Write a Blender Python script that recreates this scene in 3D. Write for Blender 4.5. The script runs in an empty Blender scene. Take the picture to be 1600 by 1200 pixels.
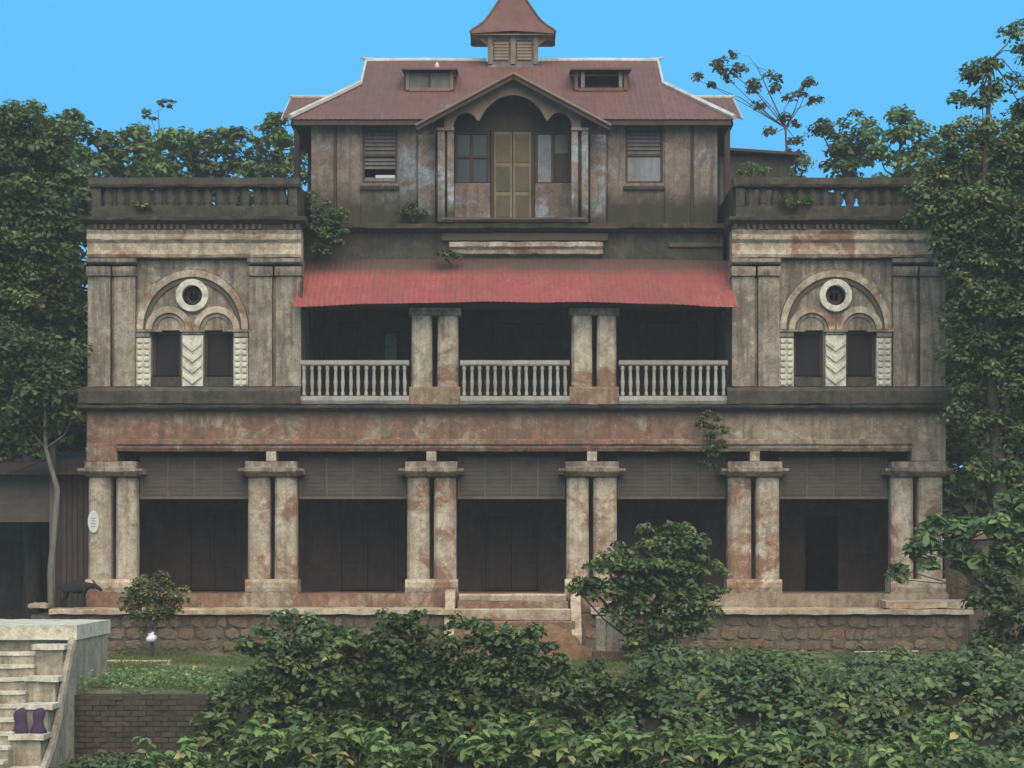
import bpy, math, random
import numpy as np
from mathutils import Vector, noise as mnoise

random.seed(7)
rng = np.random.default_rng(7)
R = math.radians
SC = bpy.context.scene
COL = SC.collection

# ------------------------------------------------------------------ camera, sky, sun, exposure
F, D0, CZ, HOR = 3150.0, 45.0, 2.29, 860.0      # focal length in photo pixels, metres to the facade, eye height, horizon row
cam_d = bpy.data.cameras.new("camera")
cam = bpy.data.objects.new("camera", cam_d)
COL.objects.link(cam)
cam.location = (0, -D0, CZ)
cam.rotation_euler = (R(90), 0, 0)
cam_d.sensor_width = 36.0
cam_d.lens = 36.0 * F / 1600.0
cam_d.shift_y = (HOR - 600.0) / 1600.0
cam_d.clip_start = 0.5
cam_d.clip_end = 2000
SC.camera = cam

SUN_EL, SUN_AZ = 48.0, 168.0                      # high soft sun, from behind the camera and a little to the left
world = bpy.data.worlds.new("World")
SC.world = world
world.use_nodes = True
nt = world.node_tree
bg = nt.nodes["Background"]
sky = nt.nodes.new("ShaderNodeTexSky")
sky.sky_type = 'NISHITA'
sky.sun_disc = False
sky.sun_elevation = R(SUN_EL)
sky.sun_rotation = R(SUN_AZ)
flat = nt.nodes.new("ShaderNodeMix")
flat.data_type = 'RGBA'
flat.inputs[0].default_value = 0.98
flat.inputs[7].default_value = (1.0, 5.5, 10.4, 1)
nt.links.new(sky.outputs[0], flat.inputs[6])
nt.links.new(flat.outputs[2], bg.inputs[0])
bg.inputs[1].default_value = 0.1

sun_d = bpy.data.lights.new("sun", 'SUN')
sun_d.energy = 4.9
sun_d.angle = R(75)
sun_d.color = (1.0, 0.81, 0.58)
sun = bpy.data.objects.new("sun", sun_d)
COL.objects.link(sun)
_a, _e = R(SUN_AZ), R(SUN_EL)
to_sun = Vector((math.sin(_a) * math.cos(_e), math.cos(_a) * math.cos(_e), math.sin(_e)))
sun.rotation_euler = to_sun.to_track_quat('Z', 'Y').to_euler()
sun.location = to_sun * 60
SC.view_settings.view_transform = 'Standard'
SC.view_settings.look = 'None'
SC.view_settings.exposure = 0.0
SC.view_settings.gamma = 1.0
SC.view_settings.use_curve_mapping = False


def X(px, y=0.0):
    return (px - 800.0) * (D0 + y) / F


def Z(py, y=0.0):
    return CZ + (HOR - py) * (D0 + y) / F


# ------------------------------------------------------------------ materials
class Nodes:
    def __init__(self, name):
        self.m = bpy.data.materials.new(name)
        self.m.use_nodes = True
        self.t = self.m.node_tree
        self.b = self.t.nodes["Principled BSDF"]
        self.b.inputs["Specular IOR Level"].default_value = 0.25
        self.tc = self.t.nodes.new("ShaderNodeTexCoord")
        self.co = self.tc.outputs["Object"]

    def link(self, a, b):
        self.t.links.new(a, b)

    def mapping(self, s, loc=(0, 0, 0)):
        n = self.t.nodes.new("ShaderNodeMapping")
        n.inputs["Scale"].default_value = s
        n.inputs["Location"].default_value = loc
        self.link(self.co, n.inputs[0])
        return n.outputs[0]

    def noise(self, scale, detail=6, rough=0.6, vec=None, dist=0.0):
        n = self.t.nodes.new("ShaderNodeTexNoise")
        n.inputs["Scale"].default_value = scale
        n.inputs["Detail"].default_value = detail
        n.inputs["Roughness"].default_value = rough
        n.inputs["Distortion"].default_value = dist
        self.link(vec if vec is not None else self.co, n.inputs["Vector"])
        return n.outputs[0]

    def ramp(self, fac, stops):
        n = self.t.nodes.new("ShaderNodeValToRGB")
        e = n.color_ramp.elements
        while len(e) < len(stops):
            e.new(0.5)
        for i, (p, c) in enumerate(stops):
            e[i].position = p
            e[i].color = c if len(c) == 4 else (*c, 1)
        self.link(fac, n.inputs[0])
        return n.outputs[0]

    def mask(self, fac, a, b):
        return self.ramp(fac, [(a, (0, 0, 0)), (b, (1, 1, 1))])

    def mix(self, fac, a, b, mode='MIX'):
        n = self.t.nodes.new("ShaderNodeMix")
        n.data_type = 'RGBA'
        n.blend_type = mode
        for i, v in ((0, fac), (6, a), (7, b)):
            if isinstance(v, (int, float)):
                n.inputs[i].default_value = v if i == 0 else (v, v, v, 1)
            elif isinstance(v, tuple):
                n.inputs[i].default_value = (*v[:3], 1)
            else:
                self.link(v, n.inputs[i])
        return n.outputs[2]

    def math(self, op, a, b=0.5):
        n = self.t.nodes.new("ShaderNodeMath")
        n.operation = op
        n.use_clamp = True
        for i, v in ((0, a), (1, b)):
            if isinstance(v, (int, float)):
                n.inputs[i].default_value = v
            else:
                self.link(v, n.inputs[i])
        return n.outputs[0]

    def height(self, lo, hi):
        s = self.t.nodes.new("ShaderNodeSeparateXYZ")
        self.link(self.co, s.inputs[0])
        n = self.t.nodes.new("ShaderNodeMapRange")
        n.inputs[1].default_value = lo
        n.inputs[2].default_value = hi
        self.link(s.outputs[2], n.inputs[0])
        return n.outputs[0]

    def randobj(self):
        return self.t.nodes.new("ShaderNodeObjectInfo").outputs["Random"]

    def color(self, c):
        if isinstance(c, tuple):
            self.b.inputs["Base Color"].default_value = (*c[:3], 1)
        else:
            self.link(c, self.b.inputs["Base Color"])

    def bump(self, h, strength=0.4, dist=0.02):
        n = self.t.nodes.new("ShaderNodeBump")
        n.inputs["Strength"].default_value = strength
        n.inputs["Distance"].default_value = dist
        self.link(h, n.inputs["Height"])
        self.link(n.outputs[0], self.b.inputs["Normal"])

    def rough(self, v):
        self.b.inputs["Roughness"].default_value = v


def plaster(name, base, dirt, patch=None, patch_at=(0.58, 0.64), dirt_at=(0.38, 0.66), streak=0.6,
            moss=None, moss_z=None, scale=1.0, vary=0.0, pale=None, patch_x=None):
    n = Nodes(name)
    big = n.noise(1.1 * scale, 8, 0.68, dist=0.4)
    c = n.mix(n.mask(big, *dirt_at), base, dirt)
    if pale:
        c = n.mix(n.mask(n.noise(2.3 * scale, 6, 0.7, n.mapping((1, 1, 1), (7, 3, 1))), 0.55, 0.66), c, pale)
    if patch:
        pn = n.noise(0.9 * scale, 9, 0.72, n.mapping((1, 1, 1.2), (3, 9, 4)), 0.6)
        if patch_x:      # this stain covers one stretch of the wall only
            sx = n.t.nodes.new("ShaderNodeSeparateXYZ")
            n.link(n.co, sx.inputs[0])
            pn = n.math('MULTIPLY', pn, n.ramp(n.math('ADD', n.math('MULTIPLY', sx.outputs[0], .05), .5),
                        [(0, (.72,) * 3), (.5 + .05 * (patch_x[0] - .6), (.8,) * 3), (.5 + .05 * patch_x[0], (1.24,) * 3), (.5 + .05 * patch_x[1], (1.24,) * 3), (.5 + .05 * (patch_x[1] + .8), (.8,) * 3), (1, (.72,) * 3)]))
        pc = n.mix(n.mask(n.noise(6, 7, .75), .4, .65), patch, tuple(v * .6 for v in patch))
        c = n.mix(n.mask(pn, *patch_at), c, pc)
    bl = n.noise(4.2 * scale, 10, .82, n.mapping((1, 1, 1), (11, 5, 2)))
    c = n.mix(n.math('MULTIPLY', n.mask(bl, .47, .60), .62), c, tuple(v * .55 for v in dirt))
    fl = n.noise(7.5 * scale, 6, .75, n.mapping((1, 1, 1), (2, 15, 8)))
    c = n.mix(n.math('MULTIPLY', n.mask(fl, .57, .68), .5), c, tuple(min(.75, v * 1.35) for v in base))
    if streak:
        st = n.noise(1.0, 5, 0.65, n.mapping((9 * scale, 9 * scale, 0.7 * scale)))
        c = n.mix(n.math('MULTIPLY', n.mask(st, 0.5, 0.75), streak), c, tuple(v * 0.35 for v in dirt))
    if moss:
        mz = n.height(*moss_z)
        mn = n.noise(3.0, 7, 0.7)
        c = n.mix(n.mask(n.math('MULTIPLY', n.math('ADD', mz, 0.15), n.math('ADD', mn, 0.45)), 0.35, 0.75), c, moss)
    if streak:       # broad drips down from the ledges
        s2 = n.noise(1.0, 7, 0.7, n.mapping((3.2 * scale, 3.2 * scale, 0.28 * scale), (5, 1, 3)))
        c = n.mix(n.math('MULTIPLY', n.mask(s2, 0.5, 0.63), streak * .75), c, tuple(v * 0.45 for v in dirt))
    fine = n.noise(22, 5, 0.75)
    c = n.mix(n.math('MULTIPLY', n.mask(fine, 0.42, 0.72), 0.55), c, tuple(v * 0.45 for v in dirt))
    if vary:
        c = n.mix(n.math('MULTIPLY', n.randobj(), vary), c, dirt)
    n.color(c)
    n.rough(0.93)
    n.bump(n.mix(0.5, fine, big), 0.55, 0.03)
    return n.m


M = {}
M['cream'] = plaster("cream plaster", (.58, .48, .345), (.31, .245, .175), (.34, .165, .10), (.505, .59), (.42, .72), .45, pale=(.56, .51, .41))
M['cream_clean'] = plaster("pale limewash", (.72, .67, .53), (.42, .38, .28), None, dirt_at=(.5, .85), streak=.15)
M['grey'] = plaster("grey plaster", (.40, .325, .24), (.185, .152, .115), (.30, .19, .14), (.59, .68), (.40, .64), .95, pale=(.47, .41, .32))
M['frieze'] = plaster("weathered frieze plaster", (.42, .325, .23), (.22, .165, .118), (.31, .16, .105), (.525, .62), (.4, .7), .6, pale=(.46, .40, .31), patch_x=(-3.2, 4.2),
                      moss=(.10, .082, .06), moss_z=(Z(668), Z(628)))
M['pedestal'] = plaster("stained pedestal plaster", (.38, .28, .17), (.19, .14, .095), (.33, .18, .10), (.5, .6), (.4, .7), .5)
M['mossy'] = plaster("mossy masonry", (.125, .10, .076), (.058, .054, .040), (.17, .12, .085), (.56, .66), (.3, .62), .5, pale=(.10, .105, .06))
M['attic'] = plaster("stained attic wall", (.29, .215, .165), (.16, .12, .095), (.32, .36, .365), (.52, .60), (.38, .68), .7,
                     moss=(.045, .043, .03), moss_z=(11.1, 9.7))
M['attic_post'] = plaster("attic post paint", (.31, .235, .18), (.17, .125, .10), (.40, .45, .46), (.48, .55), (.42, .7), .5,
                          moss=(.06, .055, .04), moss_z=(10.5, 9.6))
M['inner'] = plaster("dark veranda wall", (.135, .09, .07), (.075, .052, .042), (.185, .135, .10), (.56, .66), (.35, .62), .4)  # base colour lowered so the interior renders darker
M['plinth'] = plaster("plinth mortar", (.23, .175, .125), (.11, .09, .068), (.26, .145, .085), (.52, .64), (.36, .64), .7)
M['ledge'] = plaster("worn ledge plaster", (.56, .46, .33), (.30, .22, .15), (.40, .21, .11), (.55, .66), (.45, .75), .1)
M['ghat'] = plaster("weathered limewash", (.47, .405, .295), (.26, .22, .16), (.27, .195, .13), (.58, .68), (.4, .72), .6)
M['ghat_cap'] = plaster("bright worn cap", (.70, .63, .49), (.40, .345, .25), None, dirt_at=(.5, .8), streak=.2)


def stone_mat():
    n = Nodes("rubble stone")
    c = n.ramp(n.randobj(), [(0, (.13, .105, .07)), (.25, (.20, .145, .095)), (.45, (.30, .165, .09)), (.6, (.16, .13, .09)), (.75, (.34, .25, .16)), (.9, (.22, .12, .075)), (1, (.12, .085, .06))])
    k = n.noise(9, 7, .7)
    g = n.t.nodes.new('ShaderNodeNewGeometry')
    pos = g.outputs['Position']
    c = n.mix(n.mask(n.noise(2.6, 9, .8, pos), .45, .62), c, (.21, .165, .115))
    c = n.mix(n.math('MULTIPLY', n.mask(n.noise(5.5, 9, .8, pos), .5, .62), .8), c, (.075, .062, .046))
    c = n.mix(n.mask(k, .42, .7), c, (.09, .075, .055))
    c = n.mix(n.mask(n.noise(2.2, 5, .6), .56, .66), c, (.07, .095, .042))
    n.color(c)
    n.rough(.95)
    n.bump(k, .7, .03)
    return n.m


M['stone'] = stone_mat()


def brick_mat():
    n = Nodes("old dark brick")
    c = n.ramp(n.randobj(), [(0, (.075, .055, .042)), (.5, (.095, .065, .048)), (.8, (.08, .068, .05)), (1, (.125, .075, .055))])
    k = n.noise(14, 6, .7)
    c = n.mix(n.mask(k, .45, .7), c, (.045, .04, .03))
    g = n.t.nodes.new('ShaderNodeNewGeometry')
    c = n.mix(n.mask(n.noise(3, 8, .8, g.outputs['Position']), .42, .6), c, (.05, .045, .032))
    c = n.mix(n.mask(n.noise(7, 8, .8, g.outputs['Position']), .55, .65), c, (.13, .10, .075))
    n.color(c)
    n.rough(.95)
    n.bump(k, .6, .02)
    return n.m


M['brick'] = brick_mat()


def tin(name, a, b, rust, dirt, hi=None, spots=.0, top=None, top_z=None):
    n = Nodes(name)
    k = n.noise(.9, 8, .7, dist=.5)
    c = n.mix(n.mask(k, .36, .66), a, b)
    r = n.noise(2.6, 8, .72, n.mapping((1, 1, 1), (4, 2, 8)))
    c = n.mix(n.math('MULTIPLY', n.mask(r, .5, .68), .75), c, rust)
    s = n.noise(1.0, 5, .6, n.mapping((7, 1.2, 1.2)))
    c = n.mix(n.math('MULTIPLY', n.mask(s, .5, .74), .5), c, dirt)
    if hi:
        c = n.mix(n.mask(n.noise(26, 2, .5), .66, .7), c, hi)
    if top:
        mz = n.height(*top_z)
        mn = n.noise(1.6, 7, .7)
        c = n.mix(n.mask(n.math('MULTIPLY', n.math('ADD', mz, .05), n.math('ADD', mn, .5)), .38, .7), c, top)
    c = n.mix(n.math('MULTIPLY', n.randobj(), .4), c, dirt)
    c = n.mix(n.math('MULTIPLY', n.mask(n.noise(5, 9, .8, n.mapping((1, 1, 1), (1, 6, 3))), .5, .62), .5), c, tuple(v * .8 for v in dirt))
    n.color(c)
    n.rough(.72)
    n.bump(n.noise(18, 5, .7), .25, .01)
    return n.m


M['roof'] = tin("faded maroon roof tin", (.185, .080, .062), (.145, .066, .054), (.18, .105, .075), (.085, .056, .045))
M['awning'] = tin("red awning tin", (.30, .068, .066), (.255, .062, .058), (.29, .10, .08), (.15, .06, .05), (.40, .23, .18),
                  top=(.075, .05, .04), top_z=(8.2, 8.95))
M['cap'] = tin("pale ridge flashing", (.62, .59, .50), (.48, .45, .38), (.34, .27, .2), (.3, .27, .22))
M['shed_tin'] = tin("rusted shed tin", (.065, .05, .042), (.05, .042, .036), (.09, .05, .036), (.035, .03, .027))


def wood(name, a, b, dark, rough=.8, sx=(14, 14, 1.2), vary=.25):
    n = Nodes(name)
    g = n.noise(1.0, 6, .65, n.mapping(sx), .3)
    c = n.mix(n.mask(g, .35, .68), a, b)
    c = n.mix(n.math('MULTIPLY', n.mask(n.noise(2.4, 7, .7), .48, .68), .7), c, dark)
    c = n.mix(n.math('MULTIPLY', n.randobj(), vary), c, dark)
    n.color(c)
    n.rough(rough)
    n.bump(g, .35, .01)
    return n.m


M['window_gloom'] = wood("open window gloom", (.02, .016, .018), (.016, .013, .015), (.012, .01, .011))  # near-black, painted to read as the dark of open windows
M['dark_wood'] = wood("dark old timber", (.085, .058, .045), (.055, .04, .034), (.034, .027, .024))
M['grey_wood'] = wood("silvered shutter wood", (.18, .165, .145), (.13, .115, .10), (.065, .055, .047))
M['pale_board'] = wood("pale blue worn board", (.26, .28, .285), (.2, .205, .21), (.12, .10, .085))
M['door_wood'] = wood("ochre door wood", (.17, .125, .07), (.13, .098, .056), (.09, .065, .042))
M['door_edge'] = wood("ochre door moulding", (.235, .18, .095), (.18, .135, .075), (.1, .075, .045))
M['door_panel'] = wood("olive door panel", (.135, .11, .068), (.11, .088, .056), (.06, .048, .034))
M['fascia'] = wood("brown barge board", (.27, .19, .125), (.2, .145, .098), (.11, .077, .058))
M['pink_board'] = plaster("flaking pink board", (.30, .215, .17), (.16, .115, .095), (.37, .41, .43), (.5, .57), (.4, .7), .4)
M['rail_paint'] = wood("grey white railing paint", (.40, .375, .315), (.30, .28, .235), (.20, .155, .12), vary=.45)
M['screen'] = wood("grey lattice screen wood", (.105, .085, .066), (.082, .066, .052), (.055, .044, .035), sx=(2, 2, 12))
M['screen_edge'] = wood("screen rail", (.15, .125, .095), (.115, .095, .074), (.07, .057, .044))


def plain(name, c, rough=.8, var=.3):
    n = Nodes(name)
    k = n.noise(6, 6, .65)
    n.color(n.mix(n.mask(k, .35, .7), c, tuple(v * (1 - var) for v in c)))
    n.rough(rough)
    n.bump(k, .2, .01)
    return n.m


M['white'] = plain("white paper", (.58, .57, .52), .7, .2)
M['black_hide'] = plain("black goat hair", (.016, .015, .016), .75)
M['horn'] = plain("grey horn", (.09, .08, .07), .6)
M['purple'] = plain("dark purple cloth", (.07, .04, .075), .9)
M['tan_cloth'] = plain("tan cloth", (.42, .32, .22), .9)
M['earth'] = plaster("red earth", (.30, .16, .08), (.19, .11, .06), (.25, .21, .1), (.55, .66), (.4, .7), 0, scale=2)
M['glass'] = plain("dusty dark glass", (.045, .055, .055), .28)
M['greenery_panel'] = wood("painted greenery view", (.30, .40, .30), (.24, .30, .24), (.12, .15, .11))  # green that stands in for foliage beyond the back wall
M['litter'] = plain("white plastic", (.75, .75, .73), .5, .1)
M['pipe'] = plain("pale plastic pipe", (.42, .38, .33), .5, .15)


def bark(name, a, b):
    n = Nodes(name)
    g = n.noise(1.0, 7, .7, n.mapping((9, 9, 2)))
    n.color(n.mix(n.mask(g, .35, .7), a, b))
    n.rough(.95)
    n.bump(g, .8, .03)
    return n.m


M['bark'] = bark("grey brown bark", (.12, .10, .08), (.05, .042, .034))
M['pale_bark'] = bark("pale bark", (.19, .175, .14), (.09, .08, .062))


def leaf(name, stops, transl=.28, rough=.58):
    n = Nodes(name)
    a = n.t.nodes.new("ShaderNodeAttribute")
    a.attribute_name = "tint"
    c = n.ramp(a.outputs["Fac"], stops)
    n.color(c)
    n.rough(rough)
    n.b.inputs["Specular IOR Level"].default_value = .3
    tr = n.t.nodes.new("ShaderNodeBsdfTranslucent")
    n.link(n.mix(1.0, c, (1.1, 1.35, .6), 'MULTIPLY'), tr.inputs[0])
    mx = n.t.nodes.new("ShaderNodeMixShader")
    mx.inputs[0].default_value = transl
    out = n.t.nodes["Material Output"]
    n.link(n.b.outputs[0], mx.inputs[1])
    n.link(tr.outputs[0], mx.inputs[2])
    n.link(mx.outputs[0], out.inputs[0])
    return n.m


def greens(k=1.0, w=1.0):
    w *= 1.06
    k *= 1.42
    return [(0, (.036 * k * w, .056 * k, .024 * k)), (.35, (.056 * k * w, .086 * k, .033 * k)),
            (.65, (.083 * k * w, .122 * k, .043 * k)), (.88, (.125 * k * w, .165 * k, .056 * k)),
            (.97, (.17 * k * w, .19 * k, .065 * k)), (1, (.23 * k * w, .20 * k, .075 * k))]


M['leaf'] = leaf("dark green leaves", greens(1.0))
M['leaf_dark'] = leaf("deep green leaves", greens(.72))
M['leaf_olive'] = leaf("olive leaves", greens(.95, 1.25))
M['leaf_light'] = leaf("fresh green leaves", greens(1.45, .95))
M['leaf_brown'] = leaf("sparse brownish leaves", [(0, (.05, .055, .03)), (.6, (.08, .085, .04)), (.9, (.12, .09, .05)), (1, (.2, .07, .05))])
M['grass'] = leaf("grass blades", [(0, (.07, .105, .035)), (.6, (.12, .155, .05)), (1, (.2, .19, .08))], .3, .7)


def ground_mat():
    n = Nodes("mossy lawn soil")
    k = n.noise(.45, 8, .7)
    c = n.mix(n.mask(k, .38, .62), (.15, .165, .06), (.20, .155, .085))
    c = n.mix(n.mask(n.noise(1.7, 7, .7), .5, .68), c, (.07, .095, .035))
    c = n.mix(n.math('MULTIPLY', n.mask(n.noise(30, 4, .7), .45, .7), .5), c, (.05, .055, .025))
    n.color(c)
    n.rough(.97)
    n.bump(n.noise(12, 6, .7), .7, .05)
    return n.m


M['ground'] = ground_mat()
M['mortar'] = plain("dark mossy mortar", (.06, .052, .038), .95)
M['soil'] = plain("shade dark soil", (.035, .034, .022), .95)  # near-black soil colour doubles as shade between the creeper leaves


# ------------------------------------------------------------------ mesh and object helpers
class MB:
    def __init__(self):
        self.v, self.f = [], []

    def add(self, vs, fs):
        o = len(self.v)
        self.v += [tuple(p) for p in vs]
        self.f += [tuple(i + o for i in f) for f in fs]
        return self

    def box(self, x0, x1, y0, y1, z0, z1):
        return self.add([(x0, y0, z0), (x1, y0, z0), (x1, y1, z0), (x0, y1, z0), (x0, y0, z1), (x1, y0, z1), (x1, y1, z1), (x0, y1, z1)],
                        [(0, 3, 2, 1), (4, 5, 6, 7), (0, 1, 5, 4), (1, 2, 6, 5), (2, 3, 7, 6), (3, 0, 4, 7)])

    def pbox(self, px0, px1, py0, py1, y0, y1):
        """box whose front face, at depth y0, covers the given photo pixels"""
        return self.box(X(px0, y0), X(px1, y0), y0, y1, Z(py1, y0), Z(py0, y0))

    def prism(self, pts, y0, y1):
        """closed outline of (x, z) points (counter-clockwise seen from the front), extruded from y0 back to y1"""
        n = len(pts)
        vs = [(x, y0, z) for x, z in pts] + [(x, y1, z) for x, z in pts]
        fs = [tuple(range(n)), tuple(range(2 * n - 1, n - 1, -1))]
        for i in range(n):
            j = (i + 1) % n
            fs.append((i, i + n, j + n, j))
        return self.add(vs, fs)

    def profile(self, prof, x0, x1, n=1, jit=0.0):
        """(y, z) outline swept along x with a worn, uneven edge"""
        k = len(prof)
        vs, fs = [], []
        for i in range(n + 1):
            x = x0 + (x1 - x0) * i / n
            for j, (y, z) in enumerate(prof):
                a = jit * (mnoise.noise((x * 2.3, j * 7.7 + z, y)) + .6 * mnoise.noise((x * 9.1, j * 3.1, z)))
                b = jit * mnoise.noise((x * 3.1 + 40, j * 5.3, z * 2))
                vs.append((x, y + b, z + a))
        for i in range(n):
            for j in range(k):
                j2 = (j + 1) % k
                fs.append((i * k + j, i * k + j2, (i + 1) * k + j2, (i + 1) * k + j))
        fs.append(tuple(range(k - 1, -1, -1)))
        fs.append(tuple(n * k + j for j in range(k)))
        return self.add(vs, fs)

    def lathe(self, prof, cx, cy, z0=0, seg=10, sq=0.0):
        """(radius, z) profile turned round a vertical axis; sq>0 squares it off"""
        vs, fs = [], []
        for r, z in prof:
            for s in range(seg):
                a = 2 * math.pi * (s + .5) / seg
                c, d = math.cos(a), math.sin(a)
                if sq:
                    q = (abs(c) ** sq + abs(d) ** sq) ** (-1 / sq)
                    c, d = c * q, d * q
                vs.append((cx + r * c, cy + r * d, z0 + z))
        m = len(prof)
        for i in range(m - 1):
            for s in range(seg):
                t = (s + 1) % seg
                fs.append((i * seg + s, i * seg + t, (i + 1) * seg + t, (i + 1) * seg + s))
        fs.append(tuple(range(seg - 1, -1, -1)))
        fs.append(tuple((m - 1) * seg + s for s in range(seg)))
        return self.add(vs, fs)

    def tube(self, pts, rads, seg=7):
        pts = [Vector(p) for p in pts]
        vs, fs = [], []
        for i, p in enumerate(pts):
            d = (pts[min(i + 1, len(pts) - 1)] - pts[max(i - 1, 0)]).normalized()
            u = d.orthogonal().normalized() if i == 0 else (u - d * u.dot(d)).normalized()
            w = d.cross(u)
            for s in range(seg):
                a = 2 * math.pi * s / seg
                vs.append(p + (u * math.cos(a) + w * math.sin(a)) * rads[i])
        for i in range(len(pts) - 1):
            for s in range(seg):
                t = (s + 1) % seg
                fs.append((i * seg + s, i * seg + t, (i + 1) * seg + t, (i + 1) * seg + s))
        fs.append(tuple(range(seg - 1, -1, -1)))
        fs.append(tuple((len(pts) - 1) * seg + s for s in range(seg)))
        return self.add(vs, fs)

    def arc(self, cx, cz, r0, r1, y0, y1, a0=0.0, a1=180.0, n=28, ez=1.0):
        """flat curved band (an arch or a ring) between two radii"""
        vs, fs = [], []
        for i in range(n + 1):
            a = R(a0 + (a1 - a0) * i / n)
            c, s = math.cos(a), math.sin(a) * ez
            vs += [(cx + r0 * c, y0, cz + r0 * s), (cx + r1 * c, y0, cz + r1 * s), (cx + r1 * c, y1, cz + r1 * s), (cx + r0 * c, y1, cz + r0 * s)]
        for i in range(n):
            for j in range(4):
                j2 = (j + 1) % 4
                fs.append((i * 4 + j, (i + 1) * 4 + j, (i + 1) * 4 + j2, i * 4 + j2))
        if abs(a1 - a0) < 359:
            fs += [(0, 1, 2, 3), (n * 4 + 3, n * 4 + 2, n * 4 + 1, n * 4)]
        return self.add(vs, fs)

    def plate_hole(self, x0, x1, z0, z1, cx, cz, r, y0, y1, n=40):
        """wall plate with a round hole right through it"""
        angs = sorted([2 * math.pi * i / n for i in range(n)] + [math.atan2(b - cz, a - cx) % (2 * math.pi) for a in (x0, x1) for b in (z0, z1)])
        k = len(angs)
        inn, out = [], []
        for a in angs:
            c, s = math.cos(a), math.sin(a)
            t = min((x1 - cx) / c if c > 1e-9 else 1e9, (x0 - cx) / c if c < -1e-9 else 1e9,
                    (z1 - cz) / s if s > 1e-9 else 1e9, (z0 - cz) / s if s < -1e-9 else 1e9)
            inn.append((cx + r * c, cz + r * s))
            out.append((cx + t * c, cz + t * s))
        vs = [(x, y0, z) for x, z in inn] + [(x, y0, z) for x, z in out] + [(x, y1, z) for x, z in inn] + [(x, y1, z) for x, z in out]
        fs = []
        for i in range(k):
            j = (i + 1) % k
            fs += [(i, k + i, k + j, j), (2 * k + j, 3 * k + j, 3 * k + i, 2 * k + i), (i, j, 2 * k + j, 2 * k + i), (k + j, k + i, 3 * k + i, 3 * k + j)]
        return self.add(vs, fs)

    def sheet(self, bots, tops, nrm, amp=.012, per=4, th=.02):
        """corrugated sheet between two matching polylines, with thickness"""
        n = len(bots)
        nrm = Vector(nrm).normalized()
        vs, fs = [], []
        for i in range(n):
            w = amp * math.cos(2 * math.pi * i / per)
            for p in (bots[i], tops[i]):
                vs.append(Vector(p) + nrm * w)
            for p in (bots[i], tops[i]):
                vs.append(Vector(p) + nrm * (w - th))
        for i in range(n - 1):
            a, b = 4 * i, 4 * (i + 1)
            fs += [(a, b, b + 1, a + 1), (a + 3, b + 3, b + 2, a + 2), (a + 2, b + 2, b, a), (a + 1, b + 1, b + 3, a + 3)]
        a = 4 * (n - 1)
        fs += [(0, 1, 3, 2), (a + 2, a + 3, a + 1, a)]
        return self.add(vs, fs)

    def mesh(self, name, mat):
        me = bpy.data.meshes.new(name)
        me.from_pydata(self.v, [], self.f)
        me.materials.append(mat)
        me.update()
        return me

    def obj(self, name, mat, parent=None, bevel=0.0, smooth=False, loc=None):
        me = self.mesh(name, mat)
        o = bpy.data.objects.new(name, me)
        COL.objects.link(o)
        if parent:
            o.parent = parent
        if loc:
            o.location = loc
        if bevel:
            b = o.modifiers.new("bevel", 'BEVEL')
            b.width = bevel
            b.segments = 2
            b.limit_method = 'ANGLE'
            b.angle_limit = R(40)
        if smooth:
            for p in me.polygons:
                p.use_smooth = True
        return o


def tag(o, label=None, cat=None, group=None, kind=None):
    if label:
        o['label'] = label
    if cat:
        o['category'] = cat
    if group:
        o['group'] = group
    if kind:
        o['kind'] = kind
    return o


def thing(name, label, cat, loc=(0, 0, 0), group=None):
    o = bpy.data.objects.new(name, None)
    o.empty_display_size = .3
    COL.objects.link(o)
    o.location = loc
    return tag(o, label, cat, group)


def dup(o, parent=None, loc=None):
    c = o.copy()
    COL.objects.link(c)
    c.parent = parent
    if loc is not None:
        c.location = loc
    for ch in list(o.children):
        dup(ch, c)
    return c


# ------------------------------------------------------------------ ground
def ground():
    prof = [(-90, -2.6), (-30, -2.0), (-18, -1.55), (-14.5, -1.35), (-12.3, -1.33), (-12.08, -.15), (-11.8, -.02), (-9, 0), (-5, .01), (-1, .05), (2, .05), (12, .0), (40, .1), (120, .5), (420, 1)]
    xs = list(np.concatenate([np.linspace(-300, -16, 12), np.linspace(-14, 14, 57), np.linspace(16, 300, 12)]))
    ys = []
    for (a, za), (b, zb) in zip(prof, prof[1:]):
        m = 10 if b - a < 6 and a > -13 else 3
        for i in range(m):
            t = i / m
            ys.append((a + (b - a) * t, za + (zb - za) * t))
    ys.append(prof[-1])
    mb = MB()
    for y, z in ys:
        for x in xs:
            near = abs(x) < 15 and -30 < y < 12
            mb.v.append((x, y, z + (.05 * mnoise.noise((x * .6, y * .6, 0)) if near else 0)))
    k = len(xs)
    for i in range(len(ys) - 1):
        for j in range(k - 1):
            mb.f.append((i * k + j, i * k + j + 1, (i + 1) * k + j + 1, (i + 1) * k + j))
    tag(mb.obj("ground", M['ground'], smooth=True), kind='structure')


ground()

# ------------------------------------------------------------------ the mansion
H = thing("mansion", "derelict mansion with paired columns, red tin awning and maroon roof with cupola", "mansion", (0, 0, 0))
BV = .014


def part(mb, name, mat, parent=H, bevel=BV, **k):
    return mb.obj(name, M[mat] if isinstance(mat, str) else mat, parent, bevel, **k)


XL, XR = X(135), X(1478)
ZF = Z(928)            # veranda floor
ZL = Z(952, -.95)      # ledge top
ZB = Z(705)            # underside of the frieze
ZU = Z(632)            # upper floor
YB = 3.0               # back wall of both verandas
DEEP = 9.0

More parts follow.
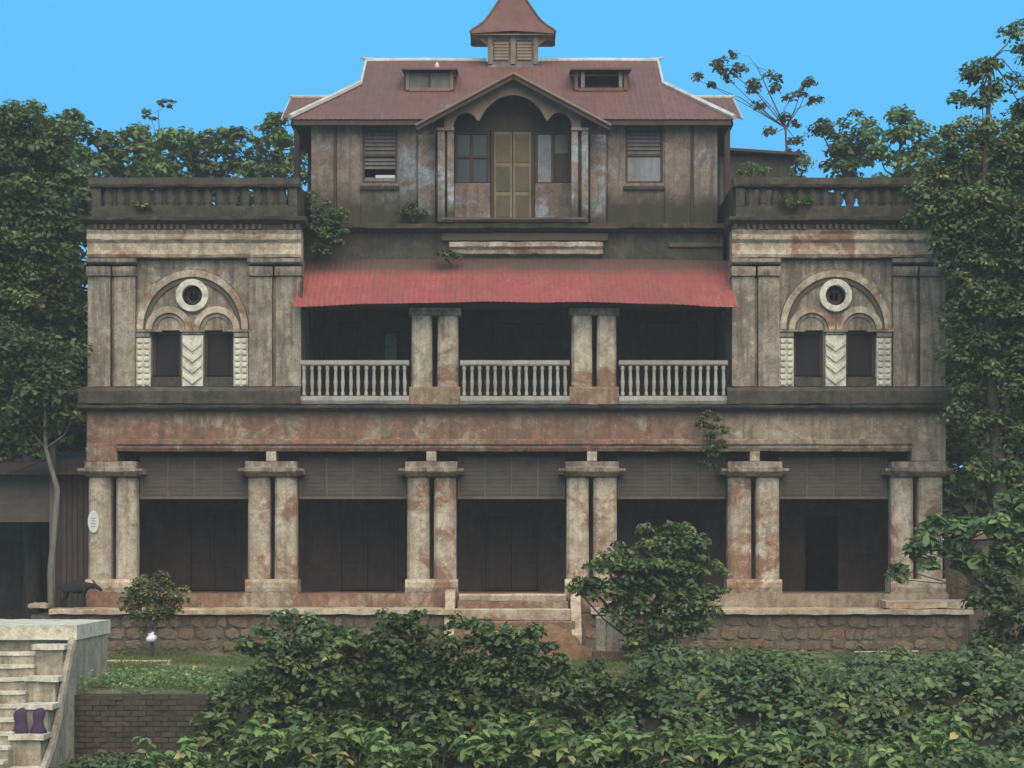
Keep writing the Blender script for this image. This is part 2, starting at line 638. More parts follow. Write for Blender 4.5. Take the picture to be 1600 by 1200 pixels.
# plinth, its ledge, and the rubble stones of its face
pl = part(MB().box(X(62), X(1500), -.82, DEEP, -.3, ZL - .12), "plinth", 'plinth', bevel=0)
gap0, gap1 = X(712), X(900)
for a, b in ((X(92), gap0), (gap1 + .3, X(1506))):
    part(MB().profile([(-1.0, ZL - .11), (-1.0, ZL - .01), (-.94, ZL), (-.1, ZL + .02), (-.1, ZL - .11)], a, b, int((b - a) * 7), .022), "ledge", 'ledge', bevel=0)
part(MB().profile([(-.93, ZL + .02), (-.93, ZL + .16), (-.1, ZL + .2), (-.1, ZL + .02)], X(1372), X(1522), 16, .03), "corner_step", 'ledge', bevel=0)
part(MB().profile([(-.98, ZL + .03), (-.98, ZL + .1), (-.3, ZL + .12), (-.3, ZL + .03)], X(60), X(88), 6, .03), "ledge", 'ledge', bevel=0)
part(MB().profile([(-.05, ZL - .1), (-.05, ZF), (YB, ZF), (YB, ZL - .1)], XL - .05, XR + .05, 120, .008), "veranda_floor", 'frieze', bevel=0)
stone_meshes = []
for k in range(7):
    r_ = random.Random(k)
    n = r_.randint(7, 9)
    pts = []
    for i in range(n):
        a_ = 2 * math.pi * (i + r_.uniform(-.25, .25)) / n
        q_ = (abs(math.cos(a_)) ** 4 + abs(math.sin(a_)) ** 4) ** -.25 * r_.uniform(.86, 1.06) * .5
        pts.append((q_ * math.cos(a_), q_ * math.sin(a_)))
    mb = MB()
    vs = [(x, .06, z) for x, z in pts] + [(x * .97, -.006, z * .97) for x, z in pts] + [(x * .8, -.022 + r_.uniform(-.012, .012), z * .8) for x, z in pts]
    fs = [tuple(range(2 * n, 3 * n))]
    for a in (0, n):
        for i in range(n):
            j = (i + 1) % n
            fs.append((a + i, a + j, a + n + j, a + n + i))
    mb.add(vs, fs)
    stone_meshes.append(mb.mesh("stone", M['stone']))
zrow = .10
row = 0
while zrow < ZL - .16:
    hgt = random.uniform(.19, .3)
    x = X(64) + random.uniform(0, .2)
    while x < X(1498):
        w = random.uniform(.18, .52)
        if not (gap0 - .1 < x + w / 2 < gap1 + .2) and x + w < X(1500):
            o = bpy.data.objects.new("stone", random.choice(stone_meshes))
            COL.objects.link(o)
            o.parent = pl
            o.location = (x + w / 2, -.812 - random.uniform(0, .02), zrow + hgt / 2 + random.uniform(-.03, .03))
            o.rotation_euler = (0, random.uniform(-.12, .12), 0)
            o.scale = (w * .98, 1, hgt * .98)
        x += w
    zrow += hgt
    row += 1

# ground floor columns
PAIRS = [(135, 172, 178, 212), (385, 421, 427, 463), (635, 671, 677, 713), (885, 921, 927, 965), (1138, 1176, 1182, 1220), (1394, 1430, 1436, 1476)]
zs0, zs1 = Z(906), Z(746)
for (a, b, c, d) in PAIRS:
    for p, q in ((a, b), (c, d)):
        cx, hw = (X(p) + X(q)) / 2, (X(q) - X(p)) / 2
        prof = []
        for i in range(15):
            t = i / 14
            r_ = hw * (1 + .012 * mnoise.noise((cx * 5, t * 9, 0)) - .03 * t)
            prof.append((r_, zs0 + (zs1 - zs0) * t))
        prof.append((hw * .88, zs1 + .02))
        prof.append((hw * .88, zs1 + .06))
        part(MB().lathe([(r_, z) for r_, z in prof], cx, .36, 0, 24, 5.0), "column", 'cream', smooth=False, bevel=0)
    x0, x1 = X(a), X(d)
    m = MB()
    m.profile([(.02, Z(925)), (-.02, Z(918)), (-.02, Z(910)), (.05, Z(905)), (.66, Z(905)), (.70, Z(925))], x0 - .03, x1 + .03, 10, .012)
    part(m, "column_base", 'cream', bevel=0)
    part(MB().profile([(-.035, ZL + .01), (-.035, Z(925) - .004), (.68, Z(925) - .004), (.68, ZL + .01)], x0 - .05, x1 + .05, 10, .014), "pedestal", 'frieze', bevel=0)
    m = MB()
    m.profile([(.0, Z(744)), (-.17, Z(737)), (-.18, Z(731)), (-.07, Z(729)), (-.07, Z(721)), (.72, Z(721)), (.72, Z(744))], x0 - .02, x1 + .02, 10, .012)
    m.profile([(-.02, Z(741)), (-.14, Z(736)), (-.15, Z(732)), (.70, Z(732)), (.70, Z(741))], x0 - .17, x0 - .022, 3, .012)
    m.profile([(-.02, Z(741)), (-.14, Z(736)), (-.15, Z(732)), (.70, Z(732)), (.70, Z(741))], x1 + .022, x1 + .17, 3, .012)
    part(m, "capital", 'grey', bevel=0)
for k, (a, b, c, d) in enumerate(PAIRS):
    cx = (X(a) + X(d)) / 2
    if 0 < k < 5:
        part(MB().box(cx - .11, cx + .11, -.08, .6, Z(721) + .004, ZB - .01), "impost_block", 'cream')
part(MB().profile([(.0, Z(721) + .004), (.0, Z(692.4)), (.68, Z(693) - .002), (.68, Z(721) + .004)], XL + .003, X(183) - .004, 6, .012), "corner_pier", 'frieze')
part(MB().profile([(.0, Z(721) + .004), (.0, Z(692.4)), (.68, Z(693) - .002), (.68, Z(721) + .004)], X(1424) + .004, XR - .003, 6, .012), "corner_pier", 'frieze')

# entablature under the upper storey
part(MB().profile([(.03, Z(693)), (.03, Z(641)), (.7, Z(641)), (.7, Z(693))], XL, XR, 140, .012), "frieze", 'frieze', bevel=0)
part(MB().profile([(.0, ZB), (-.05, Z(700)), (-.05, Z(697)), (-.1, Z(694)), (-.1, Z(688)), (-.01, Z(686)), (.02, Z(686)), (.02, ZB)], X(183), X(1424), 140, .014), "moulding", 'frieze', bevel=0)
part(MB().box(X(184), X(1423), .1, .69, ZB + .004, Z(693) - .01), "lintel_beam", 'inner')
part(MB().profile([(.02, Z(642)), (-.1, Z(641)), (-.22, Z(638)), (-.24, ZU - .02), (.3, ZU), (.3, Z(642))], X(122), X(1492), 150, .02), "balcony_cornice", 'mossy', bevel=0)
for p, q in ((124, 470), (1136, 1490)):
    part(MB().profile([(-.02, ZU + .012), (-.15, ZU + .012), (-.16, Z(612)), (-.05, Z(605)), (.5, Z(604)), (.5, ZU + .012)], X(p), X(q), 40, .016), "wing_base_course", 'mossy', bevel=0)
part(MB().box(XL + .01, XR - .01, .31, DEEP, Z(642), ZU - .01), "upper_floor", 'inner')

# veranda shell behind the columns: side walls and back wall with door openings
part(MB().box(XL + .02, XL + .3, .72, DEEP, ZF, Z(643)), "side_wall", 'grey')
part(MB().box(XR - .3, XR - .02, .72, DEEP, ZF, Z(643)), "side_wall", 'grey')
doors = [(292, 378, 798), (527, 622, 800), (752, 846, 800), (1003, 1096, 800), (1258, 1310, 806)]
edges = [XL + .31]
bw = MB()
for a, b, top in doors:
    bw.box(edges[-1], X(a, YB), YB, YB + .3, ZF, Z(643))
    bw.box(X(a, YB), X(b, YB), YB, YB + .3, Z(top, YB), Z(643))
    edges.append(X(b, YB))
bw.box(edges[-1], XR - .31, YB, YB + .3, ZF, Z(643))
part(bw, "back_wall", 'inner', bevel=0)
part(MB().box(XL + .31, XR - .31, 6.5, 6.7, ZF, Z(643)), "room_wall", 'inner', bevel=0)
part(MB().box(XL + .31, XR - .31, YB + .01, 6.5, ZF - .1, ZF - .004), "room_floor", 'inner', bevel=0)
for k, (a, b, top) in enumerate(doors[:4]):
    x0, x1, z1 = X(a, YB), X(b, YB), Z(top, YB)
    xm = (x0 + x1) / 2
    fr = MB()
    fr.box(x0, x0 + .09, YB - .03, YB + .12, ZF + .01, z1)
    fr.box(x1 - .09, x1, YB - .03, YB + .12, ZF + .01, z1)
    fr.box(x0 + .092, x1 - .092, YB - .03, YB + .12, z1 - .09, z1 - .002)
    part(fr, "door_frame", 'dark_wood', bevel=.006)
    for p, q in ((x0 + .1, xm - .008), (xm + .008, x1 - .1)):
        dl = part(MB().box(p, q, YB + .06, YB + .11, ZF + .03, z1 - .1), "door_leaf", 'dark_wood', bevel=.006)
        hz = (z1 - .1 - ZF - .03) / 3
        for j in range(3):
            part(MB().box(p + .08, q - .08, YB + .035, YB + .058, ZF + .08 + j * hz, ZF + (j + 1) * hz - .03), "door_panel", 'dark_wood', dl, .01)
part(MB().box(X(1310, YB) + .0, X(1392, YB), YB - .04, YB - .004, Z(866, YB), Z(862, YB)), "dado_rail", 'inner', bevel=.005)

# lattice screens hung in the upper part of each ground floor bay
for k in range(5):
    x0, x1 = X(PAIRS[k][3]) + .01, X(PAIRS[k + 1][0]) - .01
    zt, zb = Z(712), Z(780, .5)
    s = part(MB().box(x0, x1, .46, .50, zb + .06, zt), "lattice_screen", 'screen', bevel=0)
    part(MB().box(x0, x1, .42, .53, zb, zb + .058), "bottom_rail", 'screen_edge', s, .006)
    nm = 4
    for j in range(nm + 1):
        xm = x0 + .03 + (x1 - x0 - .06) * j / nm
        part(MB().box(xm - .018, xm + .018, .446, .458, zb + .06, zt - .02), "mullion", 'screen_edge', s, .004)
    for j in range(nm):
        xa = x0 + .06 + (x1 - x0 - .06) * j / nm
        xb = x0 + .0 + (x1 - x0 - .06) * (j + 1) / nm
        m = MB()
        for i in range(9):
            zz = zb + .1 + i * (zt - zb - .16) / 9
            m.profile([(.450, zz), (.457, zz + .06), (.459, zz + .075), (.459, zz)], xa, xb, 1)
        part(m, "louvre_panel", 'screen', s, 0)

# ---- end wings of the upper storey
WIN = [(0, 'left'), (1007, 'right')]
for off, side in WIN:
    P = lambda p: p + off
    x0, x1 = X(P(137)), X(P(470))
    zb, zt = Z(604), Z(400)
    yr = .16                                   # recessed field round the window
    w0, w1 = X(P(212)), X(P(388))
    # pilasters
    for a, b in ((137, 172), (178, 211), (389, 425), (431, 470)):
        part(MB().profile([(.0, zb + .005), (.0, Z(432)), (.4, Z(432)), (.4, zb + .005)], X(P(a)), X(P(b)), 4, .012), "pilaster", 'grey', bevel=0)
        part(MB().profile([(-.05, Z(431)), (-.08, Z(424)), (-.08, Z(417)), (.4, Z(416)), (.4, Z(431))], X(P(a)) - .02, X(P(b)) + .02, 4, .012), "pilaster_cap", 'grey', bevel=0)
    for a, b in ((172, 178), (425, 431)):
        part(MB().box(X(P(a)) + .012, X(P(b)) - .012, .12, .4, zb + .01, Z(433)), "wall_strip", 'grey', bevel=0)
    # window wall: plate with a round hole above, piers and sills below
    cx, cz = X(P(299.5)), Z(461)
    zsp = Z(515)
    part(MB().plate_hole(w0, w1, zsp + .004, Z(405), cx, cz, .235, yr, .42), "window_wall", 'grey', bevel=0)
    part(MB().box(w0, X(P(235)), yr, .42, zb + .01, zsp), "window_jamb", 'grey', bevel=0)
    part(MB().box(X(P(281)), X(P(317)), yr, .42, zb + .01, zsp), "window_jamb", 'grey', bevel=0)
    part(MB().box(X(P(363)), w1, yr, .42, zb + .01, zsp), "window_jamb", 'grey', bevel=0)
    for a, b in ((235, 281), (317, 363)):
        part(MB().profile([(yr - .03, zb + .012), (yr - .05, Z(588)), (.42, Z(586)), (.42, zb + .012)], X(P(a)) + .003, X(P(b)) - .003, 4, .01), "sill", 'mossy', bevel=0)
        wf = part(MB().box(X(P(a)) + .004, X(P(a)) + .06, .3, .37, Z(585), zsp - .003).box(X(P(b)) - .06, X(P(b)) - .004, .3, .37, Z(585), zsp - .003)
                  .box(X(P(a)) + .062, X(P(b)) - .062, .3, .37, zsp - .07, zsp - .004), "window_frame", 'dark_wood', bevel=.005)
        part(MB().box(X(P(a)) + .062, X(P(b)) - .062, .34, .36, Z(585), zsp - .072), "shutter", 'window_gloom', wf, .004)  # sheet coloured to look like an open, unlit window
    # big arch with two mouldings, ring and two small arches
    aw = MB().arc(cx, zsp + .01, 1.10, 1.25, yr - .10, yr + .02, ez=1.07, n=40)
    arch = part(aw, "arch_moulding", 'cream', bevel=.012)
    part(MB().arc(cx, zsp + .01, 1.258, 1.31, yr - .04, yr + .02, ez=1.07, n=40), "outer_moulding", 'grey', arch, .008)
    part(MB().arc(cx, zsp + .01, 1.0, 1.092, yr - .05, yr + .02, ez=1.07, n=40), "inner_moulding", 'frieze', arch, .008)
    ring = part(MB().arc(cx, cz, .225, .365, yr - .13, yr + .02, 0, 360, 40), "round_window_ring", 'cream_clean', bevel=.012)
    part(MB().arc(cx, cz, .10, .19, .3, .33, 0, 360, 24).box(cx - .012, cx + .012, .31, .34, cz - .2, cz + .2), "grille", 'dark_wood', ring, 0)
    for c2 in (262.5, 337):
        ccx = X(P(c2))
        sa = part(MB().arc(ccx, zsp + .008, .375, .52, yr - .085, yr + .02, n=26), "small_arch", 'cream', bevel=.01)
        part(MB().arc(ccx, zsp + .008, .29, .367, yr - .03, yr + .02, n=26), "small_arch_inner_moulding", 'grey', sa, .006)
    part(MB().box(w0 - .02, X(P(281)) - .42, yr - .14, yr + .02, zsp - .045, zsp + .002)
         .box(cx - .27, cx + .27, yr - .14, yr + .02, zsp - .045, zsp + .002)
         .box(X(P(317)) + .44, w1 + .02, yr - .14, yr + .02, zsp - .045, zsp + .002), "impost", 'grey', bevel=.006)
    # chevron post, and the two beaded posts
    post = part(MB().box(X(P(284)), X(P(316)), yr - .07, yr + .01, Z(603), Z(523)), "chevron_post", 'cream_clean', bevel=.006)
    hw = (X(P(316)) - X(P(284))) / 2 - .012
    for i in range(4):
        zc = Z(536 + i * 17)
        part(MB().prism([(cx, zc - .19), (cx + hw, zc - .02), (cx + hw, zc + .1), (cx, zc - .065), (cx - hw, zc + .1), (cx - hw, zc - .02)], yr - .115, yr - .068), "chevron", 'cream_clean', post, .012)
    part(MB().box(X(P(285)), X(P(315)), yr - .1, yr + .01, Z(522), Z(517)), "post_cap", 'grey', post, .006)
    for a, b in ((211.5, 234), (364, 387)):
        p2 = part(MB().box(X(P(a)), X(P(b)), yr - .07, yr + .01, Z(603), Z(527)), "beaded_post", 'cream_clean', bevel=.006)
        xm = (X(P(a)) + X(P(b))) / 2
        for i in range(8):
            zc = Z(532 + i * 9.4)
            for s in (-1, 1):
                part(MB().box(xm + s * .077 - .06, xm + s * .077 + .06, yr - .11, yr - .068, zc - .05, zc + .05), "bead", 'cream_clean', p2, .022)
        part(MB().box(X(P(a)), X(P(b)), yr - .11, yr + .01, Z(526), Z(519)), "post_cap", 'grey', p2, .008)
    # closed body of the wing
    inner_x = x1 if side == 'left' else x0
    outer_x = x0 if side == 'left' else x1
    part(MB().box(x0, x0 + .28, .41, DEEP, ZU, zt), "wing_side_wall", 'grey', bevel=0)
    part(MB().box(x1 - .28, x1, .41, DEEP, ZU, zt), "wing_side_wall", 'grey', bevel=0)
    part(MB().box(x0 + .281, x1 - .281, 3.2, 3.4, ZU, zt), "wing_back_wall", 'inner', bevel=0)
    # entablature of the wing: two side blocks, frieze, dentil course, cornice
    part(MB().profile([(-.02, Z(412)), (-.07, Z(410)), (-.07, Z(404)), (.4, Z(403)), (.4, Z(412))], x0 - .015, X(P(213)), 8, .014), "entablature_block", 'grey', bevel=0)
    part(MB().profile([(-.02, Z(412)), (-.07, Z(410)), (-.07, Z(404)), (.4, Z(403)), (.4, Z(412))], X(P(387)), x1 + .015, 8, .014), "entablature_block", 'grey', bevel=0)
    part(MB().profile([(-.05, Z(402.5)), (-.08, Z(398)), (-.03, Z(391)), (-.02, Z(380)), (-.09, Z(375)), (-.09, Z(371)), (-.05, Z(366)), (-.10, Z(360)), (.45, Z(360)), (.45, Z(402.5))], x0 - .01, x1 + .01, 44, .016), "wing_frieze", 'cream', bevel=0)
    nd = 34
    dm = MB().box(-.036, .036, -.13, .05, Z(359.5), Z(351.5)).mesh("dentil", M['frieze'])
    dc = part(MB().box(x0 - .01, x1 + .01, -.04, .45, Z(359.6), Z(351)), "dentil_course", 'frieze', bevel=0)
    for i in range(nd):
        if random.random() < .12:
            continue
        o = bpy.data.objects.new("dentil", dm)
        COL.objects.link(o)
        o.parent = dc
        o.location = (x0 + .06 + (x1 - x0 - .12) * i / (nd - 1), 0, random.uniform(-.008, .008))
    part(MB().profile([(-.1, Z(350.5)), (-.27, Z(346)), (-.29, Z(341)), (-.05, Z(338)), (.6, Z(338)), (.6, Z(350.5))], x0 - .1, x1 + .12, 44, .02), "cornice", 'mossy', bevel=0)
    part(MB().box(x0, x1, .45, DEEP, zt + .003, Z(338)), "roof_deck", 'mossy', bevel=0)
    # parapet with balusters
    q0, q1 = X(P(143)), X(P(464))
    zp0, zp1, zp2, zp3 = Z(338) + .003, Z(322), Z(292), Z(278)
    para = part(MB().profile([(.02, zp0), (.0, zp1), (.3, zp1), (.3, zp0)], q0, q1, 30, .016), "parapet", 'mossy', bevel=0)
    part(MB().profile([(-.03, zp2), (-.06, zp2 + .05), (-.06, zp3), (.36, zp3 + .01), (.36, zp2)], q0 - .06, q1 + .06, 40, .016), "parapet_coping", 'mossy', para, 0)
    for xa, xb in ((q0, q0 + .2), (q1 - .2, q1)):
        part(MB().box(xa, xb, .03, .3, zp1 + .004, zp2 - .004), "parapet_pier", 'mossy', para, .012)
    nb = 15
    bm_ = MB().lathe([(.085, 0), (.085, .05), (.105, .1), (.115, .2), (.09, .3), (.075, .36), (.09, .38), (.09, zp2 - zp1 - .006)], 0, .16, 0, 8, 3.0).mesh("baluster", M['mossy'])
    for i in range(nb):
        o = bpy.data.objects.new("baluster", bm_)
        COL.objects.link(o)
        o.parent = para
        o.location = (q0 + .2 + (q1 - q0 - .4) * (i + .5) / nb, 0, zp1 + .003)
    open_gaps = (8, 10, 11) if side == 'left' else (0, 1, 7, 8)
    for i in range(nb - 1):
        if i in open_gaps:
            continue
        xa = q0 + .2 + (q1 - q0 - .4) * (i + .5) / nb + .07
        xb = q0 + .2 + (q1 - q0 - .4) * (i + 1.5) / nb - .07
        part(MB().profile([(.17, zp1 + .003), (.17, zp2 - .01 - random.uniform(0, .12) * (i % 3 == 0)), (.22, zp2 - .01 - random.uniform(0, .1) * (i % 3 == 0)), (.22, zp1 + .003)], xa, xb, 3, .03), "infill_brick", 'mossy', para, 0)
    # the parapet turns the outer corners and runs back along both sides
    for xs_ in (q0 - .02, q1 - .26):
        ret = part(MB().box(xs_, xs_ + .28, .38, DEEP - .2, zp0, zp3 - .05), "parapet_return", 'mossy', bevel=.015)

# ---- balcony between the wings
bx0, bx1 = X(470), X(1137)
UP = [(642, 675, 683, 716), (893, 926, 933, 964)]
for a, b, c, d in UP:
    for p, q in ((a, b), (c, d)):
        hw = (X(q) - X(p)) / 2
        part(MB().lathe([(hw * 1.0, Z(604)), (hw, Z(560)), (hw * .97, Z(500)), (hw * .95, Z(492))], (X(p) + X(q)) / 2, .33, 0, 24, 6.0), "balcony_column", 'cream', bevel=0)
    part(MB().profile([(.02, ZU + .012), (.02, Z(607)), (.06, Z(604)), (.6, Z(604)), (.6, ZU + .012)], X(a) - .04, X(d) + .04, 8, .014), "balcony_column_pedestal", 'pedestal', bevel=0)
    part(MB().profile([(.08, Z(492)), (.04, Z(487)), (-.02, Z(481)), (.62, Z(481)), (.62, Z(492))], X(a) - .05, X(d) + .06, 8, .012), "balcony_column_capital", 'grey', bevel=0)
part(MB().box(bx0 + .01, bx1 - .01, .08, .6, Z(480.5), Z(462)), "balcony_lintel", 'dark_wood')
for a, b in ((469, 639), (719, 890), (967, 1137)):
    x0, x1 = X(a), X(b)
    zr1, zr0 = Z(563), Z(571)
    rl = part(MB().profile([(.0, zr0), (-.02, zr0 + .03), (-.02, zr1), (.12, zr1 + .01), (.12, zr0)], x0, x1, 14, .008), "railing", 'rail_paint', bevel=0)
    part(MB().profile([(.0, Z(631)), (-.04, Z(626)), (-.04, Z(619)), (.12, Z(618)), (.12, Z(631))], x0, x1, 14, .012), "railing_foot", 'rail_paint', rl, 0)
    zb0, zb1 = Z(618) + .004, zr0 - .004
    hh = zb1 - zb0
    bal = MB().lathe([(.04, 0), (.04, .06), (.028, .09), (.045, .28), (.036, hh * .6), (.03, hh - .12), (.042, hh - .08), (.042, hh)], 0, .05, 0, 8, 3).mesh("baluster", M['rail_paint'])
    nb = 14
    for i in range(nb):
        o = bpy.data.objects.new("baluster", bal)
        COL.objects.link(o)
        o.parent = rl
        o.location = (x0 + (x1 - x0) * (i + .5) / nb + random.uniform(-.008, .008), 0, zb0)
        o.rotation_euler = (0, random.uniform(-.015, .015), 0)
ub = MB()
uw = [(505, 560), (600, 621), (770, 850), (1010, 1090)]
e = bx0
for a, b in uw:
    zz0 = ZU if (a, b) != (600, 621) else Z(566, YB)
    zz1 = Z(505, YB) if (a, b) != (600, 621) else Z(520, YB)
    ub.box(e, X(a, YB), YB, YB + .25, ZU, Z(440, YB))
    ub.box(X(a, YB), X(b, YB), YB, YB + .25, zz1, Z(440, YB))
    if zz0 > ZU:
        ub.box(X(a, YB), X(b, YB), YB, YB + .25, ZU, zz0)
    e = X(b, YB)
ub.box(e, bx1, YB, YB + .25, ZU, Z(440, YB))
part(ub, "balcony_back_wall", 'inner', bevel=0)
part(MB().box(X(600, YB) + .01, X(621, YB) - .01, YB + .03, YB + .07, Z(565, YB), Z(521, YB)), "greenery_panel", 'greenery_panel', bevel=.008)  # added board in place of greenery seen through this opening
for a, b in (uw[0], uw[2], uw[3]):
    xa, xb = X(a, YB), X(b, YB)
    xm = (xa + xb) / 2
    for p, q in ((xa + .02, xm - .01), (xm + .01, xb - .02)):
        dl = part(MB().box(p, q, YB + .08, YB + .13, ZU + .02, Z(506, YB)), "balcony_door", 'dark_wood', bevel=.006)
        for j in range(3):
            h0 = ZU + .1 + j * .6
            part(MB().box(p + .07, q - .07, YB + .055, YB + .078, h0, h0 + .5), "door_panel", 'dark_wood', dl, .008)
part(MB().box(bx0, bx1, .61, YB + .24, Z(462) + .01, Z(456)), "balcony_ceiling", 'dark_wood', bevel=0)

# awning of corrugated sheets
AW_B, AW_T = -.45, 1.0


def aw_pt(x, t):
    sag = -.11 * (x / 4.8) ** 2 - .02 * mnoise.noise((x * .8, 0, 0))
    return Vector((x + (.06 * (x / 4.8) * (1 - t)), AW_B + (AW_T - AW_B) * t, Z(471, AW_B) + sag * (1 - t * .6) + (Z(404, AW_T) - Z(471, AW_B)) * t))


awn = part(MB().box(bx0 + .03, bx1 - .03, -.18, -.12, Z(471, -.2) - .1, Z(471, -.2) - .03), "awning", 'dark_wood')
nsh = 12
for i in range(nsh):
    xa = X(466) + (X(1142) - X(466)) * i / nsh
    xb = X(466) + (X(1142) - X(466)) * (i + 1) / nsh + .05
    nn = int((xb - xa) / .028)
    dz = random.uniform(0, .012)
    xs_ = [xa + (xb - xa) * j / nn for j in range(nn + 1)]
    part(MB().sheet([aw_pt(x, -dz) + Vector((0, 0, .002 * (i % 2))) for x in xs_], [aw_pt(x, 1) + Vector((0, 0, .002 * (i % 2))) for x in xs_], (0, -.6, .8), .006, 4, .012), "roof_sheet", 'awning', awn, 0)
part(MB().prism([(bx0, Z(471)), (bx0 + .05, Z(471)), (bx0 + .05, Z(440)), (bx0, Z(440))], -.2, .05), "awning_bracket", 'dark_wood', awn, .004)

# band between awning and attic, with the cream moulding below the porch
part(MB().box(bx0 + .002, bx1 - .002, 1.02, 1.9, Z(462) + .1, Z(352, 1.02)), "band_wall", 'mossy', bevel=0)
part(MB().profile([(1.0, Z(398, .9)), (.9, Z(396, .9)), (.88, Z(390, .9)), (.80, Z(386, .9)), (.80, Z(379, .9)), (1.0, Z(377, .9))], X(702, .9), X(942, .9), 40, .022), "cream_moulding", 'cream', bevel=0)
part(MB().profile([(1.0, Z(376, .9)), (.92, Z(375, .9)), (.92, Z(364, .9)), (1.0, Z(364, .9))], X(690, .9), X(950, .9), 26, .016), "dentil_band", 'frieze', bevel=0)
part(MB().profile([(1.0, Z(388, 1)), (.94, Z(386, 1)), (.94, Z(380, 1)), (1.0, Z(379, 1))], X(1045, 1), X(1128, 1), 10, .02), "band_moulding", 'frieze', bevel=0)
part(MB().profile([(1.0, Z(362, .9)), (.72, Z(358, .9)), (.70, Z(351, .9)), (1.9, Z(350, .9)), (1.9, Z(362, .9))], X(478, .9), X(1130, .9), 70, .018), "attic_cornice", 'mossy', bevel=0)

# ---- attic storey
YA = 1.3
ax0, ax1 = X(486, YA), X(1121, YA)
za0, za1 = Z(350, .9) + .004, Z(184, YA)
W1 = (566, 621, 193, 286)
W2 = (977, 1036, 193, 286)
PO0, PO1 = 707, 895
for W, pa, pb in ((W1, 486, 690), (W2, 912, 1121)):
    m = MB()
    m.pbox(pa, W[0], 184, 350, YA, YA + .2)
    m.pbox(W[0], W[1], 184, W[2], YA, YA + .2)
    m.pbox(W[0], W[1], W[3], 350, YA, YA + .2)
    m.pbox(W[1], pb, 184, 350, YA, YA + .2)
    part(m, "attic_wall", 'attic', bevel=0)
part(MB().box(ax0, ax0 + .18, YA + .202, DEEP - .6, za0, za1), "attic_side_wall", 'attic', bevel=0)
part(MB().box(ax1 - .18, ax1, YA + .202, DEEP - .6, za0, za1), "attic_side_wall", 'attic', bevel=0)
part(MB().box(ax0 + .19, ax1 - .19, DEEP - .8, DEEP - .6, za0, za1), "attic_rear_wall", 'attic', bevel=0)
part(MB().box(ax0 + .19, ax1 - .19, YA + .25, DEEP - .81, za1 - .1, za1), "attic_ceiling", 'dark_wood', bevel=0)
part(MB().box(bx0 + .01, bx1 - .01, 1.91, DEEP, Z(462) + .11, za0 - .01), "attic_deck", 'mossy', bevel=0)
for a, b in ((487, 521.5), (527, 563), (624, 651), (950, 974), (1039, 1078.5), (1084, 1120)):
    part(MB().profile([(YA - .04, za0 + .002), (YA - .04, Z(197, YA)), (YA - .002, Z(197, YA)), (YA - .002, za0 + .002)], X(a, YA), X(b, YA), 2, .006), "attic_panel", 'attic', bevel=0)
for a, b in ((522.5, 526), (1079.5, 1083)):
    part(MB().profile([(YA - .06, za0 + .002), (YA - .06, Z(197, YA)), (YA - .002, Z(197, YA)), (YA - .002, za0 + .002)], X(a, YA), X(b, YA), 2, .004), "attic_batten", 'dark_wood', bevel=0)
for a, b in ((654, 680), (922, 946)):
    part(MB().profile([(YA - .12, za0 + .002), (YA - .12, Z(212, YA)), (YA - .002, Z(212, YA)), (YA - .002, za0 + .002)], X(a, YA), X(b, YA), 3, .01), "attic_pilaster", 'attic_post', bevel=0)
part(MB().profile([(YA - .07, Z(297, YA)), (YA - .09, Z(292, YA)), (YA - .002, Z(290, YA)), (YA - .002, Z(297, YA))], X(W1[0] - 3, YA), X(W1[1] + 3, YA), 6, .01), "attic_sill", 'mossy', bevel=0)
part(MB().profile([(YA - .07, Z(297, YA)), (YA - .09, Z(292, YA)), (YA - .002, Z(290, YA)), (YA - .002, Z(297, YA))], X(W2[0] - 3, YA), X(W2[1] + 3, YA), 6, .01), "attic_sill", 'mossy', bevel=0)
part(MB().pbox(487, 690, 186, 194, YA - .06, YA - .003), "wall_plate", 'dark_wood')
part(MB().pbox(915, 1120, 186, 194, YA - .06, YA - .003), "wall_plate", 'dark_wood')


def louvres(win, z0, z1, x0, x1, y, n, mat, gaps=()):
    for i in range(n):
        if i in gaps:
            continue
        zz = z0 + (z1 - z0) * i / n
        h = (z1 - z0) / n
        part(MB().profile([(y, zz), (y - .012, zz), (y + .03, zz + h * .98), (y + .042, zz + h * .98)], x0, x1, 1), "slat", mat, win, 0)


for W, mats, gaps in ((W1, ('grey_wood', 'grey_wood'), (1, 2)), (W2, ('grey_wood', 'pale_board'), ())):
    x0, x1, zt, zb = X(W[0], YA), X(W[1], YA), Z(W[2], YA), Z(W[3], YA)
    fr = MB()
    fr.box(x0, x0 + .05, YA + .02, YA + .12, zb, zt)
    fr.box(x1 - .05, x1, YA + .02, YA + .12, zb, zt)
    fr.box(x0 + .052, x1 - .052, YA + .02, YA + .12, zt - .07, zt)
    zm = zb + (zt - zb) * .47
    fr.box(x0 + .052, x1 - .052, YA + .02, YA + .12, zm - .03, zm + .03)
    fr.box(x0 + .052, x1 - .052, YA + .02, YA + .12, zb, zb + .05)
    w = part(fr, "attic_window", 'dark_wood', bevel=.005)
    louvres(w, zm + .035, zt - .075, x0 + .053, x1 - .053, YA + .06, 7, mats[0])
    if W is W2:
        part(MB().box(x0 + .054, x1 - .054, YA + .05, YA + .075, zb + .052, zm - .032), "board", 'pale_board', w, .004)
    else:
        louvres(w, zb + .055, zm - .035, x0 + .053, x1 - .053, YA + .06, 6, mats[1], gaps)
        part(MB().box(x0 + .3, x1 - .06, YA + .085, YA + .095, zb + .055, zb + .2), "daylight_patch", 'white', w, .002)  # white panel painted as daylight coming through the broken slats

